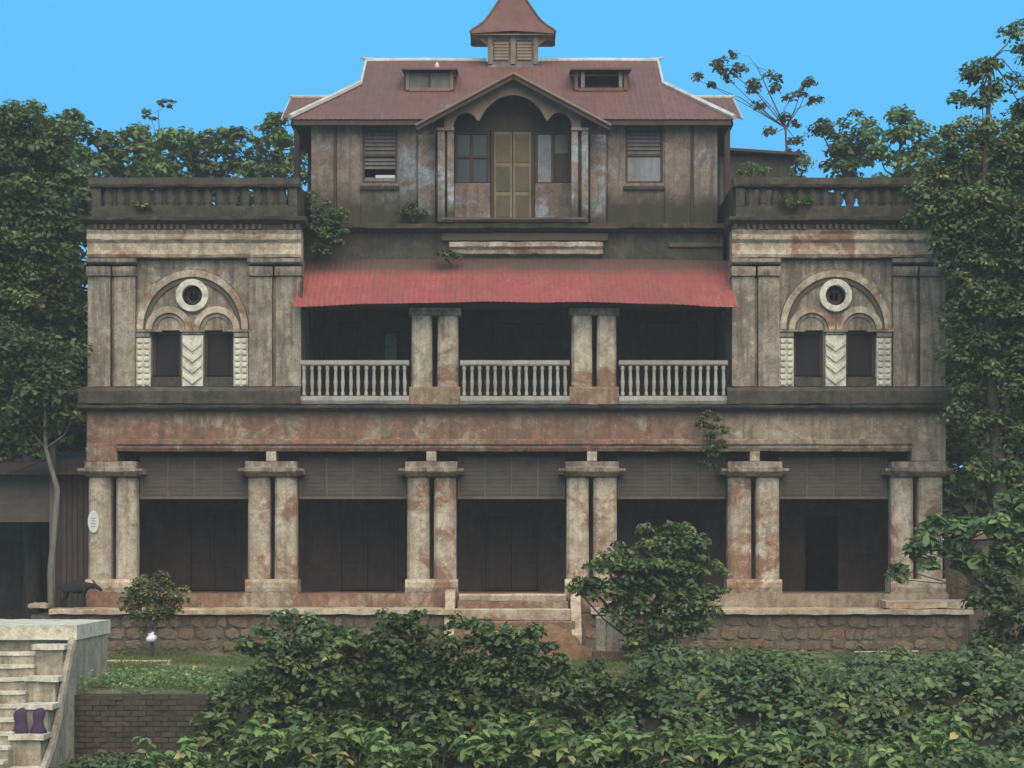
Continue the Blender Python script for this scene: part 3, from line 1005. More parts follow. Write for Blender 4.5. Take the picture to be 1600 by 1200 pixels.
# porch under the front gable
YP = .62
for a, b in ((684, 695), (699, 709), (893, 903), (909, 919)):
    m = MB().profile([(YP, za0 + .003), (YP, Z(200, YP)), (YP + .14, Z(200, YP)), (YP + .14, za0 + .003)], X(a, YP), X(b, YP), 2, .008)
    part(m, "porch_post", 'attic_post', bevel=0)
for a, b in ((683, 710), (892, 920)):
    part(MB().profile([(YP - .04, Z(204, YP)), (YP - .05, Z(200, YP)), (YP + .17, Z(200, YP)), (YP + .17, Z(204, YP))], X(a, YP), X(b, YP), 2, .004), "porch_post_cap", 'attic_post', bevel=0)
part(MB().profile([(.66, za0 + .003), (.6, za0 + .05), (.6, za0 + .1), (YA + .2, za0 + .11), (YA + .2, za0 + .003)], X(690, .62), X(914, .62), 12, .01), "porch_sill", 'frieze', bevel=0)
part(MB().box(X(690, YA), X(707, YA), YP + .2, YA + .19, za0 + .12, Z(170, YA)), "porch_side_wall", 'attic', bevel=0)
part(MB().box(X(895, YA), X(912, YA), YP + .2, YA + .19, za0 + .12, Z(170, YA)), "porch_side_wall", 'attic', bevel=0)
YD = YA + .05
part(MB().prism([(X(708, YD), Z(205, YD)), (X(894, YD), Z(205, YD)), (X(894, YD), Z(180, YD)), (X(802, YD), Z(130, YD)), (X(708, YD), Z(180, YD))], YD, YD + .12), "porch_upper_wall", 'dark_wood', bevel=0)
part(MB().pbox(710, 766, 286, 342, YD, YD + .1), "dado_panel", 'pink_board', bevel=.006)
part(MB().pbox(836, 893, 286, 342, YD, YD + .1), "dado_panel", 'pink_board', bevel=.006)
for xx in (728, 748):
    part(MB().pbox(xx - 1, xx + 1, 289, 341, YD - .02, YD - .002), "dado_batten", 'pink_board', bevel=.003)
wf = MB()
for a, b, c, d in ((710, 714, 205.5, 286), (735, 739, 205.5, 286), (761, 766, 205.5, 286), (714, 735, 205.5, 210), (739, 761, 205.5, 210), (714, 735, 244, 248), (739, 761, 244, 248)):
    wf.pbox(a, b, c, d - .4, YD - .01, YD + .08)
win = part(wf, "porch_window", 'dark_wood', bevel=.004)
for a, b, c, d in ((714.3, 734.7, 210.3, 243.7), (739.3, 760.7, 210.3, 243.7), (714.3, 734.7, 248.3, 285), (739.3, 760.7, 248.3, 285)):
    part(MB().pbox(a, b, c, d, YD + .03, YD + .045), "pane", 'glass', win, 0)
wf = MB()
for a, b, c, d in ((836, 840, 205.5, 286), (862, 866, 205.5, 286), (888, 893, 205.5, 286), (840, 862, 205.5, 210), (866, 888, 205.5, 210)):
    wf.pbox(a, b, c, d - .4, YD - .01, YD + .08)
win = part(wf, "porch_window", 'dark_wood', bevel=.004)
part(MB().pbox(840.4, 861.6, 210.4, 285, YD + .02, YD + .05), "board", 'pale_board', win, .004)
part(MB().pbox(866.4, 887.6, 210.4, 240, YD + .02, YD + .05), "board", 'grey_wood', win, .004)
part(MB().pbox(866.4, 887.6, 240.6, 285, YD + .04, YD + .06), "shutter", 'dark_wood', win, .004)
fr = MB().pbox(767, 771, 205, 342, YD - .02, YD + .1).pbox(831, 835, 205, 342, YD - .02, YD + .1)
part(fr, "porch_door_frame", 'dark_wood', bevel=.004)
for a, b in ((771.5, 800.5), (801.5, 830.5)):
    dl = part(MB().pbox(a, b, 205.5, 341, YD + .02, YD + .06), "porch_door", 'door_edge', bevel=.005)
    for c, d, mt in ((210, 254, 'door_wood'), (260, 299, 'door_panel'), (305, 339, 'door_panel')):
        part(MB().pbox(a + 4, b - 4, c, d, YD + .004, YD + .018), "door_panel", mt, dl, .008)
# scalloped gable board: outer gable outline minus the cusped arch
zg = lambda py: Z(py, YP)
xg = lambda px: X(px, YP)
arch_pts = []
for i in range(9):      # left lobe
    a = R(180 - 150 * i / 8)
    arch_pts.append((xg(728 + 20 * math.cos(a)), zg(200 - 25 * math.sin(a) + 0)))
arch_pts.append((xg(749), zg(188)))
for i in range(1, 10):  # big pointed arch, left half then right half
    t = i / 9
    arch_pts.append((xg(752 + 49.5 * t ** 1.15), zg(184 - 36 * math.sin(t * math.pi / 2) ** .8)))
for i in range(8, 0, -1):
    t = i / 9
    arch_pts.append((xg(851 - 49.5 * t ** 1.15), zg(184 - 36 * math.sin(t * math.pi / 2) ** .8)))
arch_pts.append((xg(854), zg(188)))
for i in range(9):
    a = R(150 - 150 * i / 8)
    arch_pts.append((xg(874 + 20 * math.cos(a)), zg(200 - 25 * math.sin(a))))
gx = lambda px: xg(px)
GZ0, GZ1 = 122, 196


def gable_z(px):
    return zg(GZ0 + (GZ1 - GZ0) * abs(px - 802) / 146.0)


gb = MB()
pts = [(xg(694), zg(200))] + arch_pts + [(xg(908), zg(200))]
top = [(p, gable_z(800 + (p / (D0 + YP) * F)) - .03) for p, _ in pts]
for i in range(len(pts) - 1):
    if pts[i + 1][0] - pts[i][0] < 1e-4:
        continue
    gb.prism([pts[i], pts[i + 1], top[i + 1], top[i]], YP + .02, YP + .09)
part(gb, "scalloped_gable_board", 'fascia', bevel=0)

# ---- roofs
Y_E, Y_R = .9, 5.0
Z_E, Z_R = Z(186, Y_E), Z(96, Y_R)


def roof_pt(x, t, s=1):
    y = Y_E + (Y_R - Y_E) * t
    if s < 0:
        y = 2 * Y_R - y
    return Vector((x, y, Z_E + (Z_R - Z_E) * t))


TG = .57
XG_ = X(1028, Y_R)
XEV = X(1146, Y_E)


def tmax(x):
    return 1.0 if abs(x) <= XG_ else max(0.0, TG * (XEV - abs(x)) / (XEV - XG_))


gxh, gzr, gze, gy0 = X(800 + 148, .4), Z(116, .35), Z(195, .35), .35      # the porch gable: half width, ridge, eaves, front
gcx = X(802, .4)


def valley(x):
    """where the main slope starts under the porch gable"""
    z = gzr + (gze - gzr) * abs(x - gcx) / gxh - .1
    return max(0.0, (z - Z_E) / (Z_R - Z_E)) if abs(x - gcx) < gxh else 0.0


roof = part(MB().box(-XG_ + .05, XG_ - .05, Y_R - .05, Y_R + .05, Z_R - .2, Z_R - .06), "roof", 'dark_wood')
nrm_f = (0, -(Z_R - Z_E), Y_R - Y_E)
nsh = 13
for s in (1, -1):
    for i in range(nsh):
        xa = -XEV + 2 * XEV * i / nsh
        xb = -XEV + 2 * XEV * (i + 1) / nsh + .04
        xb = min(xb, XEV)
        nn = max(4, int((xb - xa) / .03))
        xs_ = [xa + (xb - xa) * j / nn for j in range(nn + 1)]
        lift = Vector((0, 0, .004 * (i % 2)))
        nr = nrm_f if s > 0 else (0, Z_R - Z_E, Y_R - Y_E)
        # keep clear of the porch gable, which has its own sheets
        bots = [roof_pt(x, valley(x) if s > 0 else 0, s) + lift for x in xs_]
        tops = [roof_pt(x, max(tmax(x), .004), s) + lift for x in xs_]
        part(MB().sheet(bots, tops, nr, .006, 4, .014), "roof_sheet", 'roof', roof, 0)
for sx in (-1, 1):
    # hipped ends below, small upright gablets above
    n = 5
    for k in range(n):
        ya, yb = k / n, (k + 1) / n
        def hp(u):
            y = Y_E + (2 * Y_R - 2 * Y_E) * u
            tt = min(u, 1 - u) * 2
            t2 = min(tt, TG)
            xx = XEV - (XEV - XG_) * t2 / TG
            return Vector((sx * XEV, y, Z_E)), Vector((sx * xx, y, Z_E + (Z_R - Z_E) * t2))
        us = [ya + (yb - ya) * j / 24 for j in range(25)]
        part(MB().sheet([hp(u)[0] for u in us], [hp(u)[1] + Vector((0, 0, .004)) for u in us], (sx * 1.0, 0, 1.2), .008, 4, .014), "roof_sheet", 'roof', roof, 0)
    zg0 = Z_E + (Z_R - Z_E) * TG
    yh = (Y_R - Y_E) * (1 - TG)
    part(MB().add([(sx * (XG_ - .05), Y_R - yh, zg0), (sx * (XG_ - .05), Y_R + yh, zg0), (sx * (XG_ - .05), Y_R, Z_R - .02),
                   (sx * (XG_ - .12), Y_R - yh, zg0), (sx * (XG_ - .12), Y_R + yh, zg0), (sx * (XG_ - .12), Y_R, Z_R - .02)],
                  [(0, 1, 2), (5, 4, 3), (0, 3, 4, 1), (1, 4, 5, 2), (2, 5, 3, 0)]), "gablet", 'fascia', roof, 0)
    # pale flashings along hips and gablet edges
    for s in (1, -1):
        part(MB().tube([roof_pt(sx * (XEV + .02), 0, s) + Vector((0, 0, .05)), roof_pt(sx * (XEV - (XEV - XG_) * .5), TG * .5, s) + Vector((0, 0, .05)), roof_pt(sx * XG_, TG, s) + Vector((0, 0, .05))], [.065, .065, .06], 6), "hip_cap", 'cap', roof, 0)
        part(MB().tube([roof_pt(sx * XG_, TG, s) + Vector((0, 0, .03)), roof_pt(sx * XG_, 1, s) + Vector((0, 0, .03))], [.035, .035], 6), "verge_cap", 'cap', roof, 0)
    part(MB().tube([(sx * (XG_ - .2), Y_R, Z_R + .03), (sx * (XG_ + .02), Y_R, Z_R + .05), (sx * (XG_ + .14), Y_R, Z_R + .11)], [.055, .05, .015], 6), "ridge_end", 'cap', roof, 0)
    # side porch roof, ridge pointing outwards
    zr_, xe_ = Z(153, Y_R), X(800 + 345, Y_R)
    hw_, ze_ = 2.0, Z(184, Y_R - 2.0)
    for s in (1, -1):
        def sp(u, t):
            x0_ = XG_ + .1
            return Vector((sx * (x0_ + (xe_ - x0_) * u), Y_R - s * hw_ * (1 - t), ze_ + (zr_ - ze_) * t))
        us = [j / 48 for j in range(49)]
        part(MB().sheet([sp(u, 0) for u in us], [sp(u, 1) for u in us], (0, -s * (zr_ - ze_), hw_), .009, 4, .014), "side_roof_sheet", 'roof', roof, 0)
    part(MB().tube([(sx * XG_, Y_R, zr_ + .02), (sx * (xe_ - .05), Y_R, zr_ + .02), (sx * (xe_ + .06), Y_R, zr_ + .06)], [.04, .04, .02], 6), "ridge_cap", 'cap', roof, 0)
    part(MB().prism([(0, 0)] * 0 or [(sx * xe_ - .03, zr_), (sx * xe_ + .03, zr_), (sx * xe_ + .03, zr_ - .1), (sx * xe_ - .03, zr_ - .1)], Y_R - .05, Y_R + .05), "side_ridge_end", 'fascia', roof, 0)
    for s in (1, -1):
        part(MB().tube([(sx * xe_, Y_R - s * hw_, ze_ - .03), (sx * xe_, Y_R, zr_ - .03)], [.04, .04], 5), "side_barge_board", 'cap', roof, 0)
    part(MB().box(min(sx * 5.3, sx * 4.7), max(sx * 5.3, sx * 4.7), Y_R - 1.7, Y_R + 1.7, ze_ - .12, ze_ - .02), "side_porch_plate", 'dark_wood', roof, 0)
    for yy in (Y_R - 1.6, Y_R + 1.6):
        part(MB().box(sx * 5.16 - .07, sx * 5.16 + .07, yy - .07, yy + .07, za0 - .2, ze_ - .12), "side_porch_post", 'dark_wood', bevel=.01)
for a, b in ((-XG_, X(760, Y_R)), (X(843, Y_R), XG_)):
    part(MB().tube([(a, Y_R, Z_R + .02), ((a + b) / 2, Y_R, Z_R + .035), (b, Y_R, Z_R + .02)], [.055, .055, .055], 7), "ridge_cap", 'cap', roof, 0)
for a, b in ((-XEV + .05, gcx - gxh * .93), (gcx + gxh * .93, XEV - .05)):
    part(MB().box(a, b, Y_E + .03, Y_E + .08, Z_E - .13, Z_E - .025), "eaves_board", 'dark_wood', roof, 0)
    part(MB().box(a + .05, b - .05, Y_E + .1, YA - .062, Z_E - .1, Z_E - .07), "soffit", 'dark_wood', roof, 0)

# porch gable roof
gr = part(MB().box(-.04 + X(802, .4), .04 + X(802, .4), gy0 + .1, 2.2, gzr - .14, gzr - .05), "porch_gable_roof", 'dark_wood')
for s in (-1, 1):
    xs_ = [j / 24 for j in range(25)]
    low, high = [], []
    nseg = 44

    def gback(z):
        return max(Y_E + .02, Y_E + (Y_R - Y_E) * (z - Z_E) / (Z_R - Z_E) + .06)
    # sheets run from ridge to eave: sweep in depth, so use columns along y at fixed slope position
    m = MB()
    rows, cols = 14, 20
    vs, fs = [], []
    for layer in (0, 1):
        for i in range(rows + 1):
            u = i / rows
            x = gcx + s * gxh * u
            z = gzr + (gze - gzr) * u
            yb = gback(z)
            for j in range(cols + 1):
                y = gy0 + (yb - gy0) * j / cols
                vs.append((x, y, z - .02 * layer + (.008 * math.cos(y * 2 * math.pi / .12) if layer == 0 else 0)))
    k = (rows + 1) * (cols + 1)
    for i in range(rows):
        for j in range(cols):
            a = i * (cols + 1) + j
            q = (a, a + 1, a + cols + 2, a + cols + 1)
            fs.append(q)
            fs.append(tuple(k + v for v in reversed(q)))
    for i in range(rows):
        a = i * (cols + 1)
        fs.append((a, a + cols + 1, k + a + cols + 1, k + a))
    a = rows * (cols + 1)
    for j in range(cols):
        fs.append((a + j, a + j + 1, k + a + j + 1, k + a + j))
    m.add(vs, fs)
    part(m, "roof_sheet", 'roof', gr, 0)
    dx, dz = s * gxh, gze - gzr
    p0 = Vector((gcx, gy0 - .02, gzr - .03))
    p1 = Vector((gcx + dx * 1.03, gy0 - .02, gzr - .03 + dz * 1.03))
    n_ = Vector((dz, 0, -dx)).normalized() * (1 if s > 0 else -1)
    if n_.z > 0:
        n_ = -n_
    m = MB()
    vs = []
    for p in (p0, p1):
        for q in (Vector((0, 0, 0)), n_ * .075):
            vs += [p + q, p + q + Vector((0, .05, 0))]
    m.add(vs, [(0, 4, 6, 2), (1, 3, 7, 5), (0, 1, 5, 4), (2, 6, 7, 3), (0, 2, 3, 1), (4, 5, 7, 6)])
    part(m, "barge_board", 'dark_wood', gr, .006)
    part(MB().tube([p0 + Vector((0, -.02, .045)), p1 + Vector((0, -.02, .045))], [.028, .028], 6), "verge_flashing", 'fascia', gr, 0)
part(MB().tube([(gcx, gy0 - .02, gzr + .0), (gcx, 2.5, gzr + .0)], [.05, .05], 6), "ridge_cap", 'roof', gr, 0)

# dormers
for (a, b, kind) in ((634, 708, 'pale'), (898, 980, 'open')):
    yd = Y_E + (Y_R - Y_E) * .45
    zb_, zt_ = Z(141, yd), Z(112, yd)
    x0, x1 = X(a, yd), X(b, yd)
    yback = Y_E + (Y_R - Y_E) * (zt_ + .1 - Z_E) / (Z_R - Z_E)
    d_ = part(MB().box(x0, x0 + .08, yd, yback, zb_, zt_).box(x1 - .08, x1, yd, yback, zb_, zt_).box(x0 + .081, x1 - .081, yd, yd + .1, zb_ - .02, zb_ + .06), "dormer", 'roof' if kind == 'open' else 'fascia', bevel=.006)
    if kind == 'pale':
        xm = (x0 + x1) / 2
        for p, q in ((x0 + .085, xm - .02), (xm + .02, x1 - .085)):
            part(MB().box(p, q, yd + .03, yd + .06, zb_ + .062, zt_ - .02), "dormer_panel", 'grey_wood', d_, .006)
        part(MB().box(xm - .018, xm + .018, yd + .01, yd + .07, zb_ + .062, zt_), "dormer_mullion", 'dark_wood', d_, .004)
    else:
        for xx in (x0 + .15, x1 - .2):
            part(MB().box(xx, xx + .09, yd + .0, yd + .08, zb_ + .062, zt_), "dormer_post", 'attic_post', d_, .006)
        part(MB().box(x0 + .085, x1 - .085, yd + .5, yd + .53, zb_ + .062, zt_), "dormer_back", 'dark_wood', d_, .004)
    part(MB().add([(x0 - .1, yd - .2, zt_ + .0), (x1 + .1, yd - .2, zt_ + .0), (x1 + .1, yback + .15, zt_ + .2), (x0 - .1, yback + .15, zt_ + .2),
                   (x0 - .1, yd - .2, zt_ + .05), (x1 + .1, yd - .2, zt_ + .05), (x1 + .1, yback + .15, zt_ + .25), (x0 - .1, yback + .15, zt_ + .25)],
                  [(0, 3, 2, 1), (4, 5, 6, 7), (0, 1, 5, 4), (1, 2, 6, 5), (2, 3, 7, 6), (3, 0, 4, 7)]), "dormer_roof", 'roof', d_, .004)
part(MB().lathe([(.05, 0), (.06, .05), (.02, .14)], X(682, Y_R - 1), Y_R - .6, Z_R - .3, 8), "roof_vent", 'white', roof, 0)

# cupola
cu = part(MB().box(X(762, 4.4), X(841, 4.4), 4.56, 5.44, Z(112, 4.56), Z(49, 4.56)), "cupola", 'attic_post', bevel=.01)
ccx = (X(762, 4.4) + X(841, 4.4)) / 2
for a, b in ((762, 769), (798, 805), (834, 841)):
    part(MB().pbox(a, b, 56, 100, 4.52, 4.558), "cupola_post", 'fascia', cu, .004)
for a, b in ((770, 797), (806, 833)):
    part(MB().pbox(a + 1, b - 1, 62, 92, 4.54, 4.558), "cupola_louvre", 'dark_wood', cu, .004)
    for j in range(6):
        z_ = Z(91 - j * 4.8, 4.38)
        part(MB().profile([(4.537, z_), (4.52, z_), (4.532, z_ + .06), (4.537, z_ + .06)], X(a + 2, 4.38), X(b - 2, 4.38), 1), "slat", 'fascia', cu, 0)
prof = [(67, 51), (64, 47), (54, 41), (44, 33), (37, 24), (28, 11), (20, -1), (12, -14), (5, -25), (1, -32)]
vs, fs = [], []
ring = []
for r_, py in prof:
    hx = r_ * (D0 + 5.0) / (F + .6 * r_)
    ring.append((hx, Z(py, 5.0 - .6 * hx)))
for i, (hx, z_) in enumerate(ring):
    curl = (-.02, 0, 0)[i] if i < 3 else 0
    for qx, qy in ((-1, -1), (0, -1), (1, -1), (1, 0), (1, 1), (0, 1), (-1, 1), (-1, 0)):
        cr = (qx != 0 and qy != 0)
        vs.append((ccx + qx * hx, 5.0 + qy * hx * .6, z_ + (curl if cr else .05 if i == 0 else 0)))
for i in range(len(prof) - 1):
    for s in range(8):
        t = (s + 1) % 8
        fs.append((i * 8 + s, i * 8 + t, (i + 1) * 8 + t, (i + 1) * 8 + s))
fs.append(tuple(range(len(vs) - 8, len(vs))))
part(MB().add(vs, fs), "cupola_roof", 'roof', cu, 0)
h0, z0_ = ring[0]
part(MB().box(ccx - h0 + .04, ccx + h0 - .04, 5 - .6 * h0 + .04, 5 + .6 * h0 - .04, z0_ - .045, z0_ - .015), "cupola_soffit", 'fascia', cu, 0)
part(MB().lathe([(.05, 0), (.07, .06), (.02, .2), (.015, .45)], ccx, 5.0, ring[-1][1] - .02, 8), "finial", 'cap', cu, 0)
for qx in (-1, 1):
    for qy in (-1, 1):
        part(MB().tube([(ccx + qx * h_, 5 + qy * h_ * .6, z_ + .01) for h_, z_ in ring], [.03] * (len(ring) - 1) + [.02], 5), "cupola_hip_cap", 'roof', cu, 0)
for s in (-1, 1):
    part(MB().prism([(ccx + s * .62, Z(70, 4.5)), (ccx + s * .95, Z(53, 4.5)), (ccx + s * .62, Z(53, 4.5))][::s], 4.6, 4.68), "cupola_bracket", 'fascia', cu, 0)

# rear wing, its dark roof edge seen past the right of the attic
rw = part(MB().box(5.6, 7.5, DEEP + .3, DEEP + 4, 5, Z(240, DEEP)), "rear_wing", 'mossy', bevel=.01)
part(MB().add([(5.2, DEEP + .0, Z(228, DEEP)), (7.7, DEEP + 0, Z(238, DEEP)), (7.7, DEEP + 4.3, Z(226, DEEP)), (5.2, DEEP + 4.3, Z(216, DEEP)),
               (5.2, DEEP + .0, Z(232, DEEP)), (7.7, DEEP + 0, Z(242, DEEP)), (7.7, DEEP + 4.3, Z(230, DEEP)), (5.2, DEEP + 4.3, Z(220, DEEP))],
              [(0, 1, 2, 3), (7, 6, 5, 4), (0, 4, 5, 1), (1, 5, 6, 2), (2, 6, 7, 3), (3, 7, 4, 0)]), "rear_roof", 'dark_wood', rw, 0)
part(MB().box(XL + .1, XR - .1, DEEP + .001, DEEP + .25, .2, 9.0), "rear_wall", 'grey', bevel=0)

# entrance steps with cheek pieces
part(MB().profile([(-.5, .05), (-.5, ZF - .17), (-.48, ZF - .155), (-.06, ZF - .15), (-.06, .05)], X(716), X(886), 20, .012), "step", 'frieze', bevel=0)
part(MB().profile([(-.32, ZF - .145), (-.34, ZF - .03), (-.3, ZF + .004), (-.06, ZF + .008), (-.06, ZF - .145)], X(718), X(884), 20, .01), "step", 'ledge', bevel=0)
part(MB().profile([(-1.2, .0), (-1.2, ZL - .28), (-1.16, ZL - .25), (-.52, ZL - .24), (-.52, .0)], X(706), X(896), 20, .02), "step", 'frieze', bevel=0)
part(MB().profile([(-.86, ZL - .235), (-.88, ZL - .02), (-.84, ZL + .005), (-.52, ZL + .01), (-.52, ZL - .235)], X(712), X(890), 20, .014), "step", 'ledge', bevel=0)
for px_ in (698, 892):
    part(MB().profile([(-1.3, 0), (-1.3, .45), (-1.18, .6), (-1.02, .62), (-.9, .85), (-.72, 1.02), (-.5, 1.08), (-.38, 1.36), (-.1, 1.42), (-.1, 0)], X(px_) - .02, X(px_) + .2, 3, .02), "stair_cheek", 'ledge', bevel=0)

# ------------------------------------------------------------------ small things by the house
nb_ = thing("wall_notice", "small white oval notice stuck to the leftmost ground floor column", "notice", (X(146, .04), .05, Z(815, .04)))
o = MB().lathe([(1, -.5), (1, .5)], 0, 0, 0, 24).obj("board", M['white'], nb_, .0)
o.scale = (.125, .25, .03)
o.rotation_euler = (R(90), 0, 0)
for i in range(4):
    MB().box(-.05, .05, -.0205, -.018, -.11 + i * .06, -.10 + i * .06).obj("print_line", M['grey_wood'], nb_)

bag_ = MB().lathe([(.05, 0), (.1, .02), (.12, .07), (.1, .12), (.05, .15), (.06, .18), (.02, .19)], 0, 0, 0, 12)
bag_.v = [(x * (1 + .5 * mnoise.noise((x * 14, y * 14, z * 14))), y, z * (1 + .4 * mnoise.noise((x * 11, y * 9, 3)))) for x, y, z in bag_.v]
bag = bag_.obj("plastic_bag", M['litter'], smooth=True, loc=(X(237, -2.75), -2.77, Z(1003, -2.75)))
tag(bag, "crumpled white plastic bag snagged on the stem of the small round shrub", "bag")

# kerb slabs in the lawn
kt = thing("garden_kerb", "low pale kerb of two slabs in the lawn near the brick wall", "kerb", (X(190, -4.6), -4.6, .02))
for a, b in ((-.88, -.02), (.02, .98)):
    MB().profile([(-.1, -.05), (-.1, .06), (.1, .07), (.1, -.05)], a, b, 6, .012).obj("slab", M['ledge'], kt, 0)

pp = MB().tube([(X(1335, -1.6), -1.6, .1), (X(1395, -1.5), -1.5, .105), (X(1435, -1.4), -1.4, .11)], [.018, .018, .018], 8).obj("plastic_pipe", M['pipe'])
tag(pp, "pale thin pipe lying at the foot of the plinth at right", "pipe")

# earth heap
def heap():
    mb = MB()
    n = 44
    for i in range(n + 1):
        for j in range(n + 1):
            u, v = i / n * 2 - 1, j / n * 2 - 1
            r_ = math.hypot(u, v)
            h = max(0, 1 - r_ ** 1.6) * .78
            h += (.17 * mnoise.noise((u * 4, v * 4, 2)) + .1 * mnoise.noise((u * 9, v * 9, 7))) * (1 if r_ < .95 else 0)
            mb.v.append((u * 1.35 * (1 + .1 * mnoise.noise((u * 2, v, 5))), v * 1.1, max(h, 0) - .06))
    for i in range(n):
        for j in range(n):
            a = i * (n + 1) + j
            mb.f.append((a, a + n + 1, a + n + 2, a + 1))
    o = mb.obj("earth_heap", M['earth'], smooth=True, loc=(X(840, -2.4), -2.5, .02))
    tag(o, "heap of reddish earth in front of the entrance steps", "earth heap")


heap()

# broken gate pillar beside the shrub
bp = thing("broken_pillar", "broken pale masonry pillar stump beside the shrub right of the steps", "pillar", (X(948, -3.5), -3.5, 0))
MB().profile([(-.2, -.1), (-.2, .9), (.2, .95), (.2, -.1)], -.22, -.02, 3, .03).obj("shaft", M['ledge'], bp, .02)
MB().profile([(-.17, -.1), (-.17, 1.12), (-.05, 1.28), (.1, 1.26), (.17, 1.05), (.17, -.1)], -.018, .26, 4, .05).obj("shaft", M['ledge'], bp, .02)
MB().profile([(-.28, -.1), (-.28, .22), (.28, .22), (.28, -.1)], -.3, .33, 4, .02).obj("footing", M['frieze'], bp, .01)


# brick retaining wall
def brick_wall():
    x0, x1 = X(99, -12.4), X(326, -12.4)
    t = thing("brick_wall", "dark old brick retaining wall beside the pale stairs", "wall", ((x0 + x1) / 2, -12.4, -1.4))
    hw = (x1 - x0) / 2
    MB().box(-hw + .01, hw - .01, -.012, .45, -.2, 1.34).obj("core", M['mortar'], t)
    ms = []
    for k in range(4):
        r_ = random.Random(k + 30)
        m = MB().box(-.5, .5, -.5, .5, -.5, .5)
        m.v = [(a + r_.uniform(-.02, .02), b + r_.uniform(-.1, .05), c + r_.uniform(-.06, .06)) for a, b, c in m.v]
        ms.append(m.mesh("brick", M['brick']))
    z = -.1
    c = 0
    while z < 1.33:
        x = -hw - (.12 if c % 2 else 0)
        while x < hw - .03:
            if z > 1.2 and random.random() < .35:
                x += .245
                continue
            a, b = max(x, -hw), min(x + .235, hw)
            o = bpy.data.objects.new("brick", random.choice(ms))
            COL.objects.link(o)
            o.parent = t
            o.location = ((a + b) / 2, .03 + random.uniform(-.018, .012), z + .04)
            o.scale = (b - a - .012, .11, .074)
            o.rotation_euler = (0, random.uniform(-.02, .02), random.uniform(-.03, .03))
            x += .245
        z += .086
        c += 1


brick_wall()


# whitewashed stairs at the left edge
def ghat():
    xr, xi, xl = -7.07, -7.62, -9.8
    t = thing("pale_stairs", "weathered whitewashed steps with stepped cheek wall at the lower left edge", "stairs", (xi, -13, -1.3))
    L = lambda m, n, mt, bv=.012: m.obj(n, M[mt], t, bv)
    ox, oy, oz = t.location

    def bx(x0, x1, y0, y1, z0, z1):
        return MB().profile([(y0 - oy, z0 - oz), (y0 - oy, z1 - oz), (y1 - oy, z1 - oz), (y1 - oy, z0 - oz)], x0 - ox, x1 - ox, max(2, int((x1 - x0) * 6)), .012)
    L(bx(xl, xr + .02, -12.35, -9.6, .84, 1.08), "landing_slab", 'ghat_cap', 0)
    L(bx(xl, xr - .02, -12.2, -9.7, -.2, .838), "landing_body", 'ghat', 0)
    # flight of steps
    nst = 11
    for i in range(nst):
        z1 = .84 - .19 * (i + 1) + .0
        y0 = -12.35 - .27 * (i + 1)
        L(bx(xl, xi, y0, y0 + .268, -1.6, z1 - .05), "riser", 'ghat', 0)
        L(bx(xl, xi, y0 - .03, y0 + .266, z1 - .048, z1), "tread", 'ghat_cap', 0)
    # stepped cheek wall with caps
    blocks = [(-12.75, .78, 0), (-13.25, .30, .02), (-13.75, -.1, .04), (-14.25, -.52, .02), (-14.8, -1.0, .04)]
    yprev = -12.36
    for y0, z1, w in blocks:
        L(bx(xi + .004, xr - .12, y0, yprev - .004, -1.7, z1 - .08), "cheek_block", 'ghat', 0)
        L(bx(xi - .05, xr - .08 + w, y0 - .06, yprev - .004, z1 - .078, z1), "cheek_cap", 'ghat_cap', 0)
        yprev = y0
    # outer curved flank
    m = MB()
    prof = [(-9.8, 1.0), (-12.3, .83), (-12.6, .55), (-13.0, .1), (-13.35, -.35), (-13.8, -.75), (-14.6, -1.2), (-15.2, -1.5), (-15.2, -1.9), (-9.8, -1.9)]
    pts = [(p - oy, q - oz) for p, q in prof]
    m.profile(pts[::-1], xr - .11 - ox, xr - ox, 2, .01)
    L(m, "flank_wall", 'ghat', 0)
    m = MB()
    top = prof[1:8]
    m.tube([(xr - .06 - ox, p - oy, q - oz + .02) for p, q in top], [.07] * len(top), 6)
    L(m, "flank_coping", 'ghat', 0)
    return t


ghat()
for k, (px, lab, mt) in enumerate(((33, "dark purple folded cloth left on a stair pedestal at the left edge, nearer the steps", 'purple'), (60, "dark purple folded cloth left on a stair pedestal, nearer the brick wall", 'purple'))):
    y_ = -14.0
    m = MB()
    m.lathe([(.12, 0), (.13, .03), (.10, .1), (.085, .18), (.10, .26), (.09, .33), (.05, .38), (.02, .385)], 0, 0, 0, 14, 2.5)
    m.v = [(x * (1 + .35 * mnoise.noise((x * 9, z * 7, k * 7 + y * 9))) + .06 * (z - .1) * (1 if k else -1), y * .8, z * (1 + .12 * mnoise.noise((x * 6, k * 5, y * 5)))) for x, y, z in m.v]
    o = m.obj("cloth_bundle", M[mt], smooth=True, loc=(X(px, y_), y_, -.525))
    tag(o, lab, "cloth", "purple cloths on the stairs")


